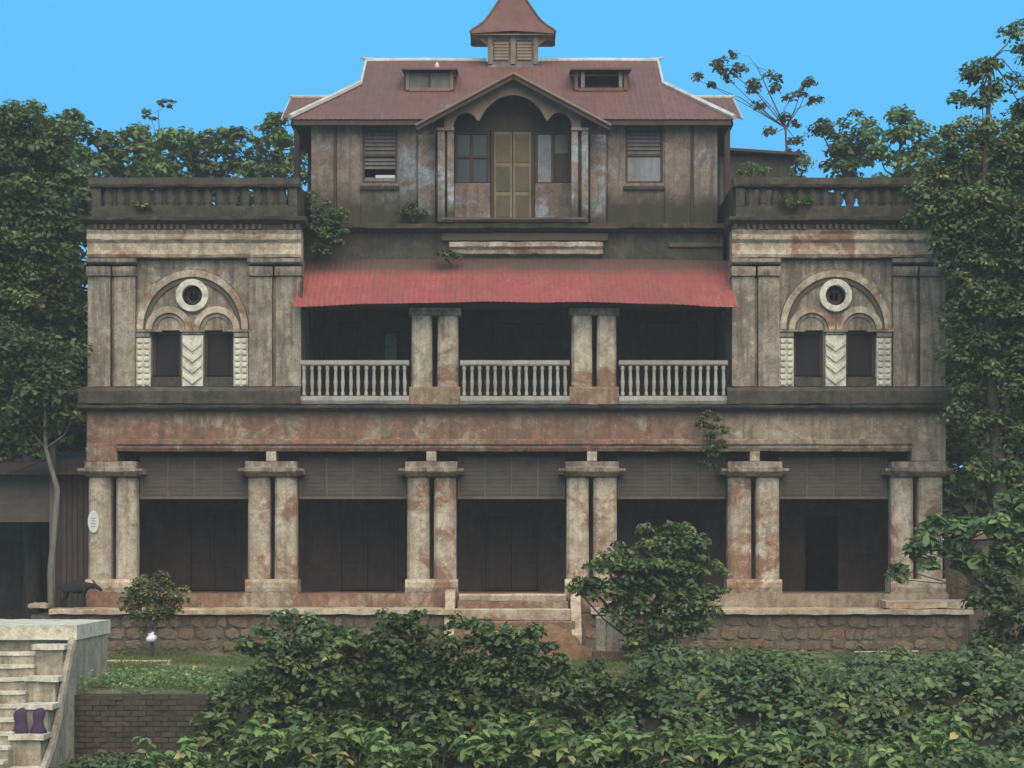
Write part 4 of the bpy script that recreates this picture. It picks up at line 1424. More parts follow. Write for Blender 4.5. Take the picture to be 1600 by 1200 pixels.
# black goat on the ledge
def goat():
    g = thing("goat", "black goat standing on the plinth ledge beside the leftmost column, head lowered", "goat", (X(120, -.55), -.55, ZL + .02))
    js = {'pelvis': (-.3, 0, .52, .15), 'mid': (-.05, 0, .49, .185), 'chest': (.2, 0, .50, .17), 'neck': (.36, 0, .53, .075), 'poll': (.5, 0, .52, .062), 'snout': (.62, 0, .44, .045), 'nose': (.67, 0, .40, .032),
          'tail': (-.44, 0, .52, .035), 'tailtip': (-.52, 0, .46, .02)}
    ed = [('pelvis', 'mid'), ('mid', 'chest'), ('chest', 'neck'), ('neck', 'poll'), ('poll', 'snout'), ('snout', 'nose'), ('pelvis', 'tail'), ('tail', 'tailtip')]
    for s, sy in (('l', -.085), ('r', .085)):
        js['hip' + s] = (-.31, sy, .42, .085); js['knee' + s] = (-.26, sy * 1.1, .30, .05); js['hock' + s] = (-.36, sy, .18, .03); js['hf' + s] = (-.33, sy, .02, .028)
        js['sh' + s] = (.2, sy, .42, .075); js['el' + s] = (.17, sy, .30, .042); js['wr' + s] = (.2, sy, .17, .03); js['ff' + s] = (.2, sy, .02, .028)
        ed += [('pelvis', 'hip' + s), ('hip' + s, 'knee' + s), ('knee' + s, 'hock' + s), ('hock' + s, 'hf' + s), ('chest', 'sh' + s), ('sh' + s, 'el' + s), ('el' + s, 'wr' + s), ('wr' + s, 'ff' + s)]
    names = list(js)
    me = bpy.data.meshes.new("body")
    me.from_pydata([js[n][:3] for n in names], [(names.index(a), names.index(b)) for a, b in ed], [])
    me.materials.append(M['black_hide'])
    o = bpy.data.objects.new("body", me)
    COL.objects.link(o)
    o.parent = g
    sk = o.modifiers.new("skin", 'SKIN')
    for i, n in enumerate(names):
        me.skin_vertices[0].data[i].radius = (js[n][3], js[n][3])
    me.skin_vertices[0].data[0].use_root = True
    o.modifiers.new("sub", 'SUBSURF').levels = 2
    o.modifiers["sub"].render_levels = 2
    for s in (-1, 1):
        MB().tube([(.48, s * .04, .57), (.44, s * .06, .65), (.38, s * .075, .68)], [.018, .013, .005], 6).obj("horn", M['horn'], g, smooth=True)
        MB().add([(.47, s * .05, .54), (.44, s * .14, .5), (.42, s * .17, .44), (.46, s * .1, .46), (.455, s * .1, .485)], [(0, 1, 4), (1, 2, 4), (2, 3, 4), (3, 0, 4)]).obj("ear", M['black_hide'], g)


goat()
bpy.data.objects["goat"].scale = (.84, .95, .92)


# outbuilding at the left
def shed():
    y0 = .6
    t = thing("outbuilding", "low dark outbuilding with tin roof and wide doorway left of the mansion", "shed", (X(40, y0), y0, 0))
    ox = X(40, y0)
    pb = lambda a, b, c, d, ya, yb: MB().box(X(a, ya) - ox, X(b, ya) - ox, ya - y0, yb - y0, Z(d, ya), Z(c, ya))
    pb(-160, 78, 742, 816, y0, y0 + .2).obj("upper_wall", M['screen'], t, .01)
    pb(-160, -60, 816.5, 1000, y0, y0 + .2).obj("wall", M['inner'], t)
    pb(77, 86, 700, 1010, y0 - .1, y0 + .08).obj("post", M['screen_edge'], t, .01)
    w = pb(86.5, 141, 722, 1010, y0 + .1, y0 + .3).obj("plank_wall", M['dark_wood'], t)
    for i in range(6):
        a = 87 + i * 8.8
        pb(a, a + 7.6, 724 + i % 2 * 2, 1008, y0 + .06, y0 + .098).obj("plank", M['dark_wood'], t, .004)
    pb(-160, 131, 715, 1010, y0 + 4, y0 + 4.2).obj("rear_wall", M['inner'], t)
    pb(-160, 131, 1004, 1030, y0 + .3, y0 + 4).obj("floor", M['soil'], t)
    zt = Z(742, y0)
    for i in range(5):
        xa = X(-165, y0) - ox + i * .92
        xs_ = [xa + .95 * j / 32 for j in range(33)]
        MB().sheet([(x, -.55, zt + .0) for x in xs_], [(x, 4.6, zt + .75) for x in xs_], (0, -.2, 1), .012, 4, .012).obj("roof_sheet", M['shed_tin'], t)


shed()

# garden wall on the right
gw = thing("garden_wall", "old brown plastered garden wall behind the shrubs at right", "wall", (X(1580, 2.5), 2.5, 0))
MB().profile([(-.15, -.2), (-.15, 2.55), (.15, 2.55), (.15, -.2)], -1.6, 6, 20, .03).obj("wall_body", M['plinth'], gw)
MB().profile([(-.24, 2.56), (-.24, 2.68), (0, 2.76), (.24, 2.68), (.24, 2.56)], -1.62, 6.02, 20, .02).obj("coping", M['ledge'], gw)
gh = MB()


# ------------------------------------------------------------------ plants
def leaf_mesh(name, pos, nrm, size, tint, mat, aspect=.5, droop=.15, rg=rng, fine=False):
    """one leaf-shaped folded quad per point"""
    n = len(pos)
    nrm = nrm / np.maximum(np.linalg.norm(nrm, axis=1, keepdims=True), 1e-6)
    ref = rg.normal(size=(n, 3))
    d = np.cross(nrm, ref)
    d /= np.maximum(np.linalg.norm(d, axis=1, keepdims=True), 1e-6)
    s = np.cross(nrm, d)
    L = size[:, None]
    b = pos - d * L * .5
    tip = pos + d * L * .5 - nrm * L * droop
    l = pos + s * L * aspect * .5 + nrm * L * .08 - d * L * .05
    r_ = pos - s * L * aspect * .5 + nrm * L * .08 - d * L * .05
    if fine:
        w = L * aspect * .5
        up = nrm * L
        m = pos + up * .015
        l1, r1 = pos - d * L * .2 + s * w * .92 + up * .07, pos - d * L * .2 - s * w * .92 + up * .07
        l2, r2 = pos + d * L * .16 + s * w * .72 + up * .03, pos + d * L * .16 - s * w * .72 + up * .03
        b = b - up * .03
        co = np.stack([b, r1, r2, tip, l2, l1, m], 1).reshape(-1, 3)
        k, pat = 7, np.array([0, 1, 2, 6, 6, 2, 3, 4, 0, 6, 4, 5])
    else:
        co = np.stack([b, r_, tip, l], 1).reshape(-1, 3)
        k, pat = 4, np.array([0, 1, 2, 3])
    me = bpy.data.meshes.new(name)
    q = len(pat) // 4
    me.vertices.add(k * n)
    me.loops.add(4 * q * n)
    me.polygons.add(q * n)
    me.vertices.foreach_set("co", co.astype(np.float32).ravel())
    idx = (np.arange(n)[:, None] * k + pat[None, :]).astype(np.int32)
    me.loops.foreach_set("vertex_index", idx.ravel())
    me.polygons.foreach_set("loop_start", np.arange(0, 4 * q * n, 4, dtype=np.int32))
    me.polygons.foreach_set("use_smooth", np.ones(q * n, dtype=bool))
    me.update(calc_edges=True)
    at = me.attributes.new("tint", 'FLOAT', 'POINT')
    at.data.foreach_set("value", np.repeat(np.clip(tint, 0, 1), k).astype(np.float32))
    me.materials.append(mat)
    return me


def link(name, me, parent=None, loc=None):
    o = bpy.data.objects.new(name, me)
    COL.objects.link(o)
    if parent:
        o.parent = parent
    if loc is not None:
        o.location = loc
    return o


def cloud(blobs, per_m3, leaf, clump_r=(.25, .5), leaves=55, flat=.8, seed=0, tint0=.45):
    """leaf points: every blob (centre, radii) is filled with clumps, every clump is a loose shell of leaves"""
    rg = np.random.default_rng(seed + 100)
    P, N, S, T = [], [], [], []
    for (c, rad) in blobs:
        rad = np.array(rad, float)
        vol = 4.2 * rad.prod()
        k = max(3, int(vol * per_m3))
        u = rg.normal(size=(k, 3))
        u /= np.linalg.norm(u, axis=1, keepdims=True)
        rr = rg.random((k, 1)) ** .42
        cc = np.array(c) + u * rr * rad
        for q in cc:
            cr = rg.uniform(*clump_r)
            n = max(6, int(leaves * (cr / np.mean(clump_r)) ** 2))
            v = rg.normal(size=(n, 3))
            v /= np.linalg.norm(v, axis=1, keepdims=True)
            v[:, 2] = np.where(v[:, 2] < -.3, -v[:, 2], v[:, 2])
            p = q + v * cr * (rg.random((n, 1)) ** .5) * np.array([1, 1, flat])
            P.append(p)
            N.append(v * .7 + np.array([0, 0, .7]) + rg.normal(size=(n, 3)) * .45)
            S.append(rg.uniform(.65, 1.25, n) * leaf)
            T.append(np.clip(tint0 + rg.normal() * .16 + rg.normal(size=n) * .17, 0, 1))
    return np.concatenate(P), np.concatenate(N), np.concatenate(S), np.concatenate(T)


def blob_px(px, py, rpx, y, ry=None, rz=None):
    k = (D0 + y) / F
    r_ = rpx * k
    return ((X(px, y), y, Z(py, y)), (r_, (ry or rpx) * k, (rz or rpx) * k))


def tree(name, label, cat, base_px, y, blobs, mat, group=None, per=2.2, leaf=.16, clump=(.25, .5), leaves=55, trunk_r=.16, barkm='bark', zbase=0.0, seed=0, tint0=.45, crown_name="crown", limbs=True, aspect=.6, dense=3.2):
    bx = X(base_px, y)
    t = thing(name, label, cat, (bx, y, zbase), group)
    off = np.array([bx, y, zbase])
    B = [blob_px(*((b[0], b[1], b[2], y + (b[3] if len(b) > 3 else 0)) + tuple(b[4:]))) for b in blobs]
    B = [((np.array(c) - off), r_) for c, r_ in B]
    P, N, S, T = cloud(B, per * dense, leaf, clump, leaves, seed=seed, tint0=tint0)
    link(crown_name, leaf_mesh(crown_name, P, N, S, T, mat, aspect, rg=np.random.default_rng(seed), fine=y < 0), t)
    # trunk (a leader that climbs into the crown) and limbs
    r_ = random.Random(seed)
    cs = np.array([c for c, _ in B])
    zs, zt = cs[:, 2].min(), cs[:, 2].max()
    fork = np.array([r_.uniform(-.1, .1), r_.uniform(-.1, .1), max(.3, zs * .8)])
    lead = [np.array([0, 0, -.15]), np.array([r_.uniform(-.05, .05), 0, fork[2] * .5]), fork]
    for q in range(1, 4):
        z_ = fork[2] + (zt - fork[2]) * q / 3.2
        w = np.exp(-((cs[:, 2] - z_) / max(.4, (zt - zs) * .25)) ** 2)[:, None]
        pq = (cs * w).sum(0) / w.sum() * .75 + lead[-1] * .25
        lead.append(np.array([pq[0], pq[1], z_]))
    rads = [trunk_r * k for k in (1.25, 1, .85, .62, .4, .16)]
    m = MB()
    m.tube([tuple(p) for p in lead], rads, 8)
    m.obj("trunk", M[barkm], t, smooth=True)
    if limbs:
        m = MB()
        for c, rad in B:
            hd = [np.hypot(*(c - p)[:2]) for p in lead]
            want = c[2] - .8 * min(hd) - .2
            j = min(range(2, 6), key=lambda i: abs(lead[i][2] - want))
            st = lead[j]
            rr = min(rads[j] * .6, trunk_r * .3)
            mid = (st + c) / 2 + np.array([r_.uniform(-.15, .15), r_.uniform(-.2, .2), r_.uniform(-.1, .2)])
            m.tube([tuple(st), tuple(mid), tuple(c), tuple(c + np.array([r_.uniform(-.4, .4) * rad[0], 0, rad[2] * .7]))], [rr, rr * .7, rr * .4, rr * .1], 6)
            for q in range(3):
                e = c + np.array([r_.uniform(-.9, .9) * rad[0], r_.uniform(-.7, .7) * rad[1], r_.uniform(-.3, .8) * rad[2]])
                m.tube([tuple(c), tuple((c + e) / 2 + np.array([0, 0, .05])), tuple(e)], [rr * .35, rr * .22, rr * .06], 5)
        m.obj("limbs", M[barkm], t, smooth=True)
    return t


# left side trees
tree("mango_tree", "tall dark broad-leaved tree crowding the left side of the mansion", "tree", 50, 3.2,
     [(15, 230, 70), (65, 215, 55), (50, 310, 70), (95, 290, 38), (5, 400, 80), (75, 400, 52), (95, 350, 34), (40, 490, 75), (100, 470, 30), (15, 580, 80), (80, 570, 45), (60, 650, 50), (5, 670, 50), (105, 610, 22), (-60, 350, 110), (-60, 550, 110)],
     M['leaf'], per=2.9, leaf=.15, leaves=80, seed=1, trunk_r=.22, tint0=.42)
tree("slender_tree", "slender pale trunked tree standing before the outbuilding with low hanging foliage", "tree", 82, -.4,
     [(30, 655, 42), (75, 610, 45), (95, 560, 34), (20, 560, 50), (110, 660, 14), (60, 700, 26)], M['leaf_dark'], per=4, leaf=.16, seed=2, trunk_r=.075, barkm='pale_bark', tint0=.35)
tree("bright_leaf_tree", "bright leaved tree rising just left of the parapet", "tree", 100, 11,
     [(95, 300, 45), (85, 360, 45), (110, 250, 40), (60, 240, 55), (70, 420, 45), (95, 480, 40)], M['leaf_light'], per=1.7, leaf=.22, seed=3, tint0=.42)  # lighter green is the leaf material itself
for k, (bx_, y_, bl, mt, lab, t0) in enumerate((
        (170, 15, [(130, 235, 40), (170, 245, 45), (205, 230, 38), (110, 210, 26), (175, 300, 60), (115, 185, 14)], 'leaf', "background tree behind the left end of the left parapet", .45),
        (255, 17, [(240, 250, 45), (275, 245, 42), (225, 225, 22), (250, 300, 60)], 'leaf_light', "bright green background tree behind the middle of the left parapet", .45),
        (330, 18, [(300, 250, 42), (340, 245, 38), (375, 250, 40), (330, 225, 22), (340, 300, 60)], 'leaf', "dark background tree behind the right half of the left parapet", .42),
        (425, 15, [(410, 240, 38), (440, 215, 32), (445, 260, 40), (420, 195, 16), (465, 235, 26), (425, 300, 50)], 'leaf', "background tree in the gap left of the attic storey", .45))):
    tree("background_tree", lab, "tree", bx_, y_, bl, M[mt], "trees behind the mansion", per=1.6, leaf=.22, seed=20 + k, tint0=t0)
tree("sprig_tree", "thin tree with a few leafy sprigs above the left parapet", "tree", 265, 20,
     [(255, 160, 9), (268, 165, 8), (225, 178, 9), (238, 190, 8), (250, 225, 18)], M['leaf_brown'], "thin trees behind the mansion", per=16, leaf=.15, clump=(.1, .22), leaves=18, seed=40, trunk_r=.07)

tree("dense_tree", "broad dense tree standing behind the outbuilding and the tall left tree", "tree", -40, 10,
     [(-60, 250, 90), (30, 260, 80), (90, 330, 50), (20, 380, 90), (-60, 420, 110), (80, 430, 55), (30, 500, 85), (95, 520, 45), (-40, 600, 110), (60, 620, 70), (110, 600, 40), (40, 710, 80), (110, 690, 45), (-60, 740, 90), (150, 380, 40), (150, 470, 45), (150, 560, 45), (150, 640, 45), (140, 320, 40)],
     M['leaf_dark'], per=2.4, leaf=.28, clump=(.4, .7), seed=4, trunk_r=.3, tint0=.4)

# right side trees
tree("dense_tree", "broad dense tree behind the garden wall at the far right", "tree", 1640, 12,
     [(1480, 300, 40), (1530, 300, 60), (1600, 280, 70), (1500, 400, 50), (1570, 400, 70), (1650, 380, 90), (1510, 500, 50), (1590, 520, 80), (1520, 600, 50), (1590, 640, 80), (1520, 700, 50), (1600, 740, 80), (1500, 790, 40), (1560, 820, 60), (1440, 380, 45), (1450, 460, 50), (1450, 550, 50), (1455, 640, 50), (1450, 730, 50), (1420, 300, 40), (1460, 800, 50)],
     M['leaf_dark'], per=2.4, leaf=.28, clump=(.4, .7), seed=5, trunk_r=.3, tint0=.4)
tree("airy_tree", "sparse tall tree with scattered leaf tufts against the sky right of the roof", "tree", 1215, 19,
     [(1125, 100, 14), (1150, 85, 9), (1155, 112, 14), (1140, 125, 9), (1180, 140, 14), (1210, 122, 9), (1212, 140, 6), (1235, 155, 11), (1250, 148, 8), (1190, 168, 9), (1265, 130, 7), (1272, 160, 5), (1090, 125, 7), (1112, 135, 5),
      (1240, 195, 8), (1205, 210, 8), (1245, 220, 9), (1225, 185, 6), (1240, 245, 14)],
     M['leaf_brown'], "thin trees behind the mansion", per=22, leaf=.16, clump=(.14, .28), leaves=22, seed=41, trunk_r=.08)
for k, (bx_, y_, bl, mt, lab, t0) in enumerate((
        (1330, 16, [(1305, 225, 34), (1330, 195, 26), (1345, 225, 34), (1300, 255, 32), (1330, 270, 45), (1285, 210, 14)], 'leaf_dark', "dark round topped tree behind the right parapet", .4),
        (1420, 14, [(1390, 230, 32), (1420, 205, 30), (1440, 240, 38), (1380, 260, 34), (1400, 190, 12), (1410, 285, 45)], 'leaf_light', "light green tree behind the right end of the right parapet", .4),
        (1240, 22, [(1225, 265, 16), (1190, 268, 18), (1255, 262, 16), (1160, 268, 12), (1220, 300, 40)], 'leaf', "low tree top just showing over the left part of the right parapet", .5))):
    tree("background_tree", lab, "tree", bx_, y_, bl, M[mt], "trees behind the mansion", per=1.7, leaf=.2, seed=50 + k, tint0=t0)
tree("tall_tree", "tall ragged tree filling the right edge and overhanging the right parapet", "tree", 1570, -1.8,
     [(1585, 45, 20), (1600, 80, 24), (1590, 120, 26), (1545, 110, 12), (1520, 118, 10), (1560, 150, 24), (1600, 175, 34), (1500, 170, 18), (1535, 195, 34), (1480, 215, 22), (1585, 250, 52), (1505, 255, 42), (1455, 285, 36),
      (1540, 330, 60), (1470, 340, 38), (1440, 325, 26), (1600, 380, 60), (1510, 400, 42), (1490, 385, 40), (1555, 460, 60), (1515, 480, 32), (1600, 520, 60), (1530, 560, 40), (1575, 600, 50), (1510, 630, 24), (1660, 400, 90), (1660, 200, 80), (1660, 560, 90), (1545, 660, 34), (1590, 700, 44), (1555, 740, 34), (1600, 770, 40), (1490, 300, 30), (1500, 440, 30), (1490, 560, 18), (1500, 600, 18), (1495, 500, 20), (1495, 650, 14)],
     M['leaf'], per=6.0, leaf=.125, clump=(.2, .42), leaves=80, seed=60, trunk_r=.2, tint0=.45)
tree("side_tree", "dense dark tree behind the tall ragged tree at the right edge", "tree", 1560, 6.5,
     [(1500, 360, 36), (1495, 450, 30), (1530, 420, 55), (1580, 330, 70), (1530, 520, 50), (1600, 500, 80), (1540, 610, 45), (1620, 640, 70), (1520, 680, 28), (1650, 400, 100)],
     M['leaf_dark'], per=1.7, leaf=.2, seed=61, trunk_r=.2, tint0=.35)

# shrubs on the lawn
tree("round_shrub", "small round shrub on the lawn before the leftmost bay", "shrub", 238, -2.6,
     [(235, 925, 32), (215, 940, 26), (262, 940, 26), (238, 960, 34), (262, 905, 10), (222, 908, 12), (245, 905, 12), (280, 925, 10)], M['leaf_olive'], "shrubs on the lawn", per=30, leaf=.085, clump=(.1, .2), leaves=42, seed=70, trunk_r=.04, tint0=.5)
tree("tufted_shrub", "large spreading shrub with upturned leaf tufts right of the entrance steps", "shrub", 1010, -5,
     [(1050, 845, 30), (1015, 850, 26), (1085, 862, 26), (980, 872, 26), (945, 890, 30), (1060, 890, 42), (1000, 905, 45), (1110, 895, 26), (930, 925, 28), (975, 945, 36), (1045, 945, 48), (1095, 935, 34), (895, 915, 14), (910, 905, 18), (1070, 985, 34), (1020, 985, 36), (990, 1000, 24),
      (1040, 1030, 34), (1010, 1045, 26), (1075, 1030, 24)],
     M['leaf'], "shrubs on the lawn", per=17, leaf=.13, clump=(.13, .26), leaves=46, seed=71, trunk_r=.09, tint0=.5)
shr = [
    (470, -12.7, [(470, 980, 26), (435, 990, 32), (505, 990, 34), (410, 1025, 38), (470, 1030, 56), (540, 1020, 42), (395, 1075, 40), (450, 1085, 50), (520, 1085, 50), (560, 1000, 22), (360, 1100, 26), (400, 1125, 34), (470, 1135, 40), (540, 1125, 34)], 'leaf', "bushy green shrub at the terrace edge nearest the brick wall", 80),
    (640, -12.9, [(615, 965, 20), (645, 978, 28), (672, 985, 24), (630, 1005, 38), (670, 1025, 42), (600, 1035, 42), (650, 1080, 55), (590, 1100, 45), (690, 1090, 40), (610, 1130, 34), (670, 1135, 36)], 'leaf_dark', "dark shrub in the middle with a high left tip reaching the ledge", 81),
    (790, -12.8, [(740, 1000, 30), (770, 990, 26), (800, 1000, 34), (840, 1015, 34), (730, 1040, 40), (785, 1050, 55), (850, 1060, 45), (880, 1085, 36), (750, 1105, 50), (830, 1110, 50), (715, 978, 14), (730, 1135, 34), (800, 1140, 40), (870, 1130, 36)], 'leaf', "broad green shrub before the earth heap", 82),
    (955, -12.5, [(915, 1060, 22), (955, 1075, 28), (905, 1090, 28), (985, 1080, 36), (940, 1110, 40), (1010, 1105, 34), (980, 1135, 36), (920, 1135, 34), (1020, 1060, 24)], 'leaf_dark', "low shrub below the broken pillar stump", 83),
]
for bx_, y_, bl, mt, lab, sd in shr:
    tree("terrace_shrub", lab, "shrub", bx_, y_, bl, M[mt], "shrubs along the terrace edge", per=17, leaf=.125, clump=(.13, .26), leaves=40, seed=sd, trunk_r=.04, tint0=.5, aspect=.6, zbase=-1.1)
tree("broad_leaf_sapling", "young tree with large bright leaves before the right corner of the mansion", "tree", 1560, -7.5,
     [(1410, 890, 14), (1430, 855, 22), (1465, 830, 26), (1500, 840, 30), (1540, 820, 30), (1585, 835, 36), (1450, 880, 16), (1510, 880, 30), (1560, 880, 36), (1600, 800, 30), (1400, 905, 10), (1570, 785, 14), (1650, 850, 50)],
     M['leaf_light'], per=17, leaf=.22, clump=(.14, .3), leaves=24, seed=90, trunk_r=.06, tint0=.35, aspect=.6)
tree("thicket_shrub", "dense dark shrub in the lower right corner below the sapling", "shrub", 1570, -8.2,
     [(1555, 930, 36), (1590, 960, 40), (1540, 990, 36), (1585, 1040, 50), (1530, 1060, 40), (1560, 1120, 60), (1510, 1120, 36), (1600, 1180, 60), (1525, 940, 16), (1660, 1050, 70)],
     M['leaf_dark'], "shrubs on the right", per=12, leaf=.12, clump=(.16, .3), leaves=50, seed=91, trunk_r=.05, tint0=.42, zbase=0)
tree("corner_shrub", "leafy shrub against the garden wall beside the right corner column", "shrub", 1515, 1.0,
     [(1510, 680, 18), (1535, 720, 26), (1510, 760, 20), (1520, 820, 24), (1500, 700, 12), (1545, 660, 24), (1570, 740, 16), (1505, 860, 18), (1520, 920, 22), (1580, 690, 20)],
     M['leaf'], "shrubs on the right", per=7, leaf=.15, clump=(.16, .3), leaves=44, seed=92, trunk_r=.05, tint0=.5)

# plants that have rooted on the building
for k, (px, py, y, bl, lab, leafm) in enumerate((
        (505, 360, .5, [(500, 330, 18), (520, 345, 20), (505, 365, 20), (525, 375, 14), (495, 385, 12), (490, 310, 11), (505, 395, 12), (488, 350, 14), (538, 335, 10), (535, 360, 10)], "climbing plant rooted at the left foot of the attic storey", 'leaf'),
        (1110, 690, -.35, [(1095, 648, 12), (1112, 660, 15), (1120, 680, 16), (1112, 703, 17), (1128, 698, 12), (1106, 726, 11), (1098, 670, 10)], "hanging weed on the frieze above the fourth column pair", 'leaf_dark'),
        (705, 405, .55, [(700, 400, 8), (712, 405, 8), (690, 398, 6)], "small tuft of weed at the top of the red awning", 'leaf_olive'),
        (645, 335, 1.05, [(640, 330, 9), (655, 335, 8), (625, 335, 8)], "low weed on the attic floor edge below the left attic window", 'leaf_dark'),
        (240, 318, -.12, [(215, 318, 8), (225, 322, 7)], "small weed growing on the left parapet", 'leaf_olive'),
        (1240, 318, -.12, [(1225, 312, 8), (1245, 322, 9), (1260, 318, 6)], "small weed growing on the right parapet", 'leaf'),
        (1175, 268, 1.0, [(1160, 270, 7), (1175, 264, 9), (1195, 270, 8)], "pale leafy sprig on top of the right parapet beside the attic", 'leaf_light'))):
    bx_ = X(px, y)
    B = [blob_px(a, b, c, y) for a, b, c in bl]
    t = thing("wall_plant", lab, "plant", (bx_, y, Z(py, y)), "weeds rooted on the mansion")
    B = [(np.array(c) - np.array([bx_, y, Z(py, y)]), (r_[0], r_[1] * .7, r_[2])) for c, r_ in B]
    P, N, S, T = cloud(B, 170, .1, (.08, .17), 30, seed=200 + k)
    link("foliage", leaf_mesh("foliage", P, N, S, T, M[leafm], rg=np.random.default_rng(k)), t)
    m = MB()
    for c, r_ in B:
        m.tube([(0, .1, -.15), tuple(np.array(c) * .6), tuple(c)], [.018, .012, .004], 5)
    m.obj("stem", M['bark'], t)


# creeper cover on the right half of the terrace edge, grass, foreground weeds
def lump(x, y, seed, amp):
    return amp * np.array([mnoise.noise((a * .85, b * .85, seed)) + .6 * mnoise.noise((a * 2.1, b * 2.1, seed + 5)) for a, b in zip(x, y)])


def cover(name, label, x0, x1, ya, yb, n, leaf, mat, seed, hfun, cat="ground cover", tint0=.45, aspect=.62):
    """tufts of leaves strewn over an uneven surface"""
    rg = np.random.default_rng(seed)
    x = rg.uniform(x0, x1, n)
    y = rg.uniform(ya, yb, n)
    l = lump(x, y, seed, .52)
    c = np.stack([x, y, hfun(x, y) + l + rg.uniform(-.12, .1, n)], 1)
    rad = rg.uniform(.08, .24, n)
    ct = tint0 + lump(x * 1.7, y * 1.7, seed + 9, .34) + rg.normal(size=n) * .16
    P, N, S, T = [], [], [], []
    for q in range(9):
        v = rg.normal(size=(n, 3))
        v /= np.linalg.norm(v, axis=1, keepdims=True)
        v[:, 2] = np.abs(v[:, 2])
        P.append(c + v * rad[:, None] * np.array([1, 1, .75]))
        N.append(v * .6 + np.array([0, -.25, .7]) + rg.normal(size=(n, 3)) * .4)
        S.append(rg.uniform(.5, 1.15, n) * leaf * (rad / .16) ** .5)
        T.append(ct + rg.normal(size=n) * .15)
    o = link(name, leaf_mesh(name, np.concatenate(P), np.concatenate(N), np.concatenate(S), np.concatenate(T), mat, aspect, rg=rg, fine=True))
    tag(o, label, cat, kind='stuff')


def terr(x, y):
    t = np.clip((y + 14.1) / 1.8, 0, 1)
    t = t * t * (3 - 2 * t)
    edge = np.clip((-6.0 - y) / 3.0, 0, 1)
    return -1.05 + t * (1.1 + .12 * edge - .22 * np.clip((y + 10.5) / 3, 0, 1))


def bank(x, y):
    t = np.clip((y + 14.0) / 1.8, 0, 1)
    return -1.25 + t * 1.0


cover("creeper", "dense dark creeper covering the bank and terrace edge at right", X(1000, -9), X(1570, -9), -15.5, -6.6, 5600, .14, M['leaf'], 300, terr)
def gap_shade_soil():  # dark sheet under the leaves, painted shade for their gaps
    mb = MB()
    xs, ys = np.linspace(-9.5, 10.5, 41), np.linspace(-17, -4.4, 27)
    for y in ys:
        for x in xs:
            t = min(1, max(0, (y + 14.1) / 1.8))
            t = t * t * (3 - 2 * t)
            right = min(1, max(0, (x - 1.2) / 1.2))
            z = -1.32 + t * 1.22 * right + (.1 * right if y < -5 else -.2)
            mb.v.append((x, y, z + .06 * mnoise.noise((x, y, 4))))
    for i in range(26):
        for j in range(40):
            mb.f.append((i * 41 + j, i * 41 + j + 1, (i + 1) * 41 + j + 1, (i + 1) * 41 + j))
    tag(mb.obj("gap_shade_soil", M['soil'], smooth=True), kind='structure')


gap_shade_soil()
cover("lawn_weeds", "small leafy weeds along the lawn edge above the brick wall", X(105, -11), X(400, -11), -12.2, -9.6, 420, .075, M['leaf_light'], 303, lambda x, y: np.full(len(x), -.02) - lump(x, y, 303, .36) + rng.uniform(0, .1, len(x)))
cover("plinth_weeds", "low weeds growing along the foot of the stone plinth", X(180, -1.4), X(1480, -1.4), -1.7, -.95, 330, .07, M['leaf_olive'], 304, lambda x, y: .0 - lump(x, y, 304, .2) + rng.uniform(-.05, .12, len(x)))
cover("bank_weeds", "low weeds growing along the foot of the brick wall", X(95, -14), X(330, -14), -15.2, -12.6, 1300, .11, M['leaf_dark'], 302, lambda x, y: np.full(len(x), -1.22) - lump(x, y, 302, .34))
cover("low_weeds", "low dark weeds covering the bank below the shrubs", X(318, -14), X(1010, -14), -15.6, -12.9, 1700, .12, M['leaf_dark'], 301, bank)


def grass():
    rg = np.random.default_rng(5)
    n = 60000
    y = rg.uniform(-12.2, -1.0, n)
    x = rg.uniform(-8.6, 10.0, n)
    keep = np.array([mnoise.noise((a * .7, b * .7, 3)) > -.22 for a, b in zip(x, y)])
    x, y = x[keep], y[keep]
    n = len(x)
    p = np.stack([x, y, np.full(n, .03) + .03], 1)
    nn = np.stack([rg.normal(size=n), rg.normal(size=n), rg.normal(size=n) * .25], 1)
    o = link("grass", leaf_mesh("grass", p, nn, rg.uniform(.05, .16, n), rg.uniform(0, 1, n), M['grass'], .16, rg=rg))
    tag(o, "short patchy grass on the terrace before the mansion", "grass", kind='stuff')


grass()


def weed_proto(seed, mat):
    """broad-leaved herb: a few stems, each carrying rows of big drooping leaves"""
    rg = np.random.default_rng(seed)
    t = thing("broad_leaf_weed", "x", "weed", (0, 0, 0), "broad leaved weeds along the bottom")
    P, N, S, T = [], [], [], []
    m = MB()
    for s in range(9):
        a = rg.uniform(0, 6.28)
        r_ = rg.uniform(.05, .42)
        h = rg.uniform(.35, .8)
        top = np.array([math.cos(a) * r_ * 1.3, math.sin(a) * r_, h])
        m.tube([(math.cos(a) * r_ * .4, math.sin(a) * r_ * .4, -.1), tuple(top * np.array([.8, .8, .55])), tuple(top)], [.012, .009, .004], 5)
        for q in range(14):
            f = rg.uniform(.35, 1.0)
            b = rg.uniform(0, 6.28)
            l = rg.uniform(.12, .24)
            pos = top * np.array([.7 + .3 * f, .7 + .3 * f, f]) + np.array([math.cos(b), math.sin(b), 0]) * l * .55
            P.append(pos)
            N.append(np.array([math.cos(b) * .45, math.sin(b) * .45, 1]) + rg.normal(size=3) * .25)
            S.append(l * 1.15)
            T.append(np.clip(.62 + rg.normal() * .22, 0, 1))
    link("leaves", leaf_mesh("leaves", np.array(P), np.array(N), np.array(S), np.array(T), mat, .5, rg=rg, fine=True, droop=.28), t)
    m.obj("stems", M['leaf_olive'], t)
    return t


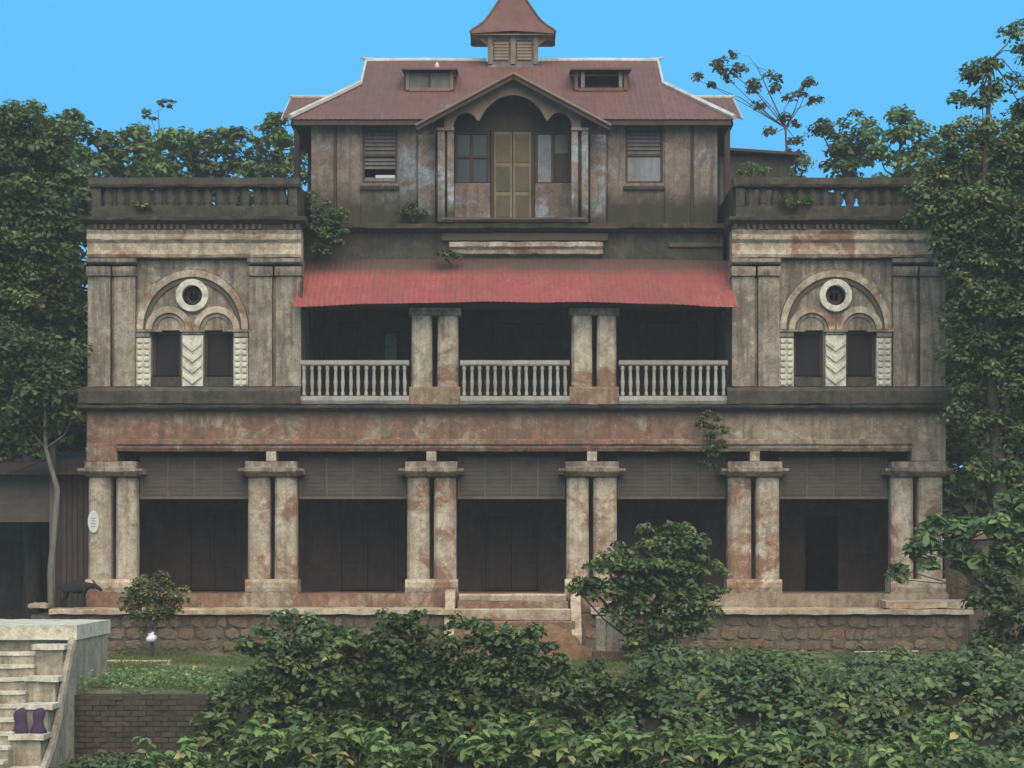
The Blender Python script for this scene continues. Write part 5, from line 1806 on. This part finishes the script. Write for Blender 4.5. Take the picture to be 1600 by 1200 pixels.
protos = [weed_proto(s, M[m_]) for s, m_ in ((1, 'leaf_light'), (2, 'leaf'), (3, 'leaf_light'))]
spots = [(265, 1195, -14.2, 1.0), (330, 1150, -13.3, .9), (385, 1175, -13.9, 1.0), (440, 1165, -14.2, 1.1), (500, 1185, -14.6, 1.1), (560, 1170, -14.3, 1.2), (620, 1185, -14.8, 1.0), (680, 1170, -14.4, 1.15),
         (745, 1175, -14.6, 1.1), (800, 1165, -14.2, 1.1), (860, 1180, -14.8, 1.15), (925, 1175, -14.5, 1.0), (985, 1165, -14.2, 1.0), (1050, 1185, -15, 1.0), (1120, 1175, -14.8, 1.1), (1200, 1185, -15, 1.0), (1290, 1180, -15, 1.1), (1380, 1190, -15.2, 1.0), (1460, 1170, -14.6, 1.1), (345, 1110, -12.9, .8), (310, 1190, -14.4, .8)]
where = ["below the brick wall", "at the right end of the brick wall", "just right of the brick wall", "under the first terrace shrub", "under the right side of the first terrace shrub", "between the first two terrace shrubs",
         "under the dark middle shrub", "right of the dark middle shrub", "under the broad middle shrub", "under the centre of the broad shrub", "under the right of the broad shrub", "below the low shrub by the pillar", "below the tufted shrub",
         "at the left end of the creeper", "below the creeper, left part", "below the creeper, left of its middle", "below the middle of the creeper", "below the creeper, right part", "at the right end of the creeper", "against the top right of the brick wall", "before the right half of the brick wall"]
used = set()
for i, ((px, py, y, s), wh) in enumerate(zip(spots, where)):
    k = i % 3
    o = protos[k] if k not in used else dup(protos[k])
    used.add(k)
    zb = Z(py, y) - .3
    o.location = (X(px, y), y, max(zb, -1.5))
    o.rotation_euler = (0, 0, random.uniform(0, 6.28))
    o.scale = (s, s, s)
    o['label'] = ("fresh green " if k != 1 else "dark green ") + "broad-leaved weed " + wh


# ------------------------------------------------------------------ thin haze that fades far trees, added to lift the dark tones
hz = MB().box(-306, 306, -96, 426, -4.2, 24).obj("haze", M['soil'])
hm = bpy.data.materials.new("thin haze")
hm.use_nodes = True
hm.node_tree.nodes.clear()
ho = hm.node_tree.nodes.new("ShaderNodeOutputMaterial")
hv = hm.node_tree.nodes.new("ShaderNodeVolumePrincipled")
hv.inputs["Color"].default_value = (.95, .88, .80, 1)
hv.inputs["Density"].default_value = .0011
hm.node_tree.links.new(hv.outputs[0], ho.inputs["Volume"])
hz.data.materials[0] = hm
tag(hz, "thin pale haze added over the whole garden, lifting its dark tones", "haze", kind='stuff')
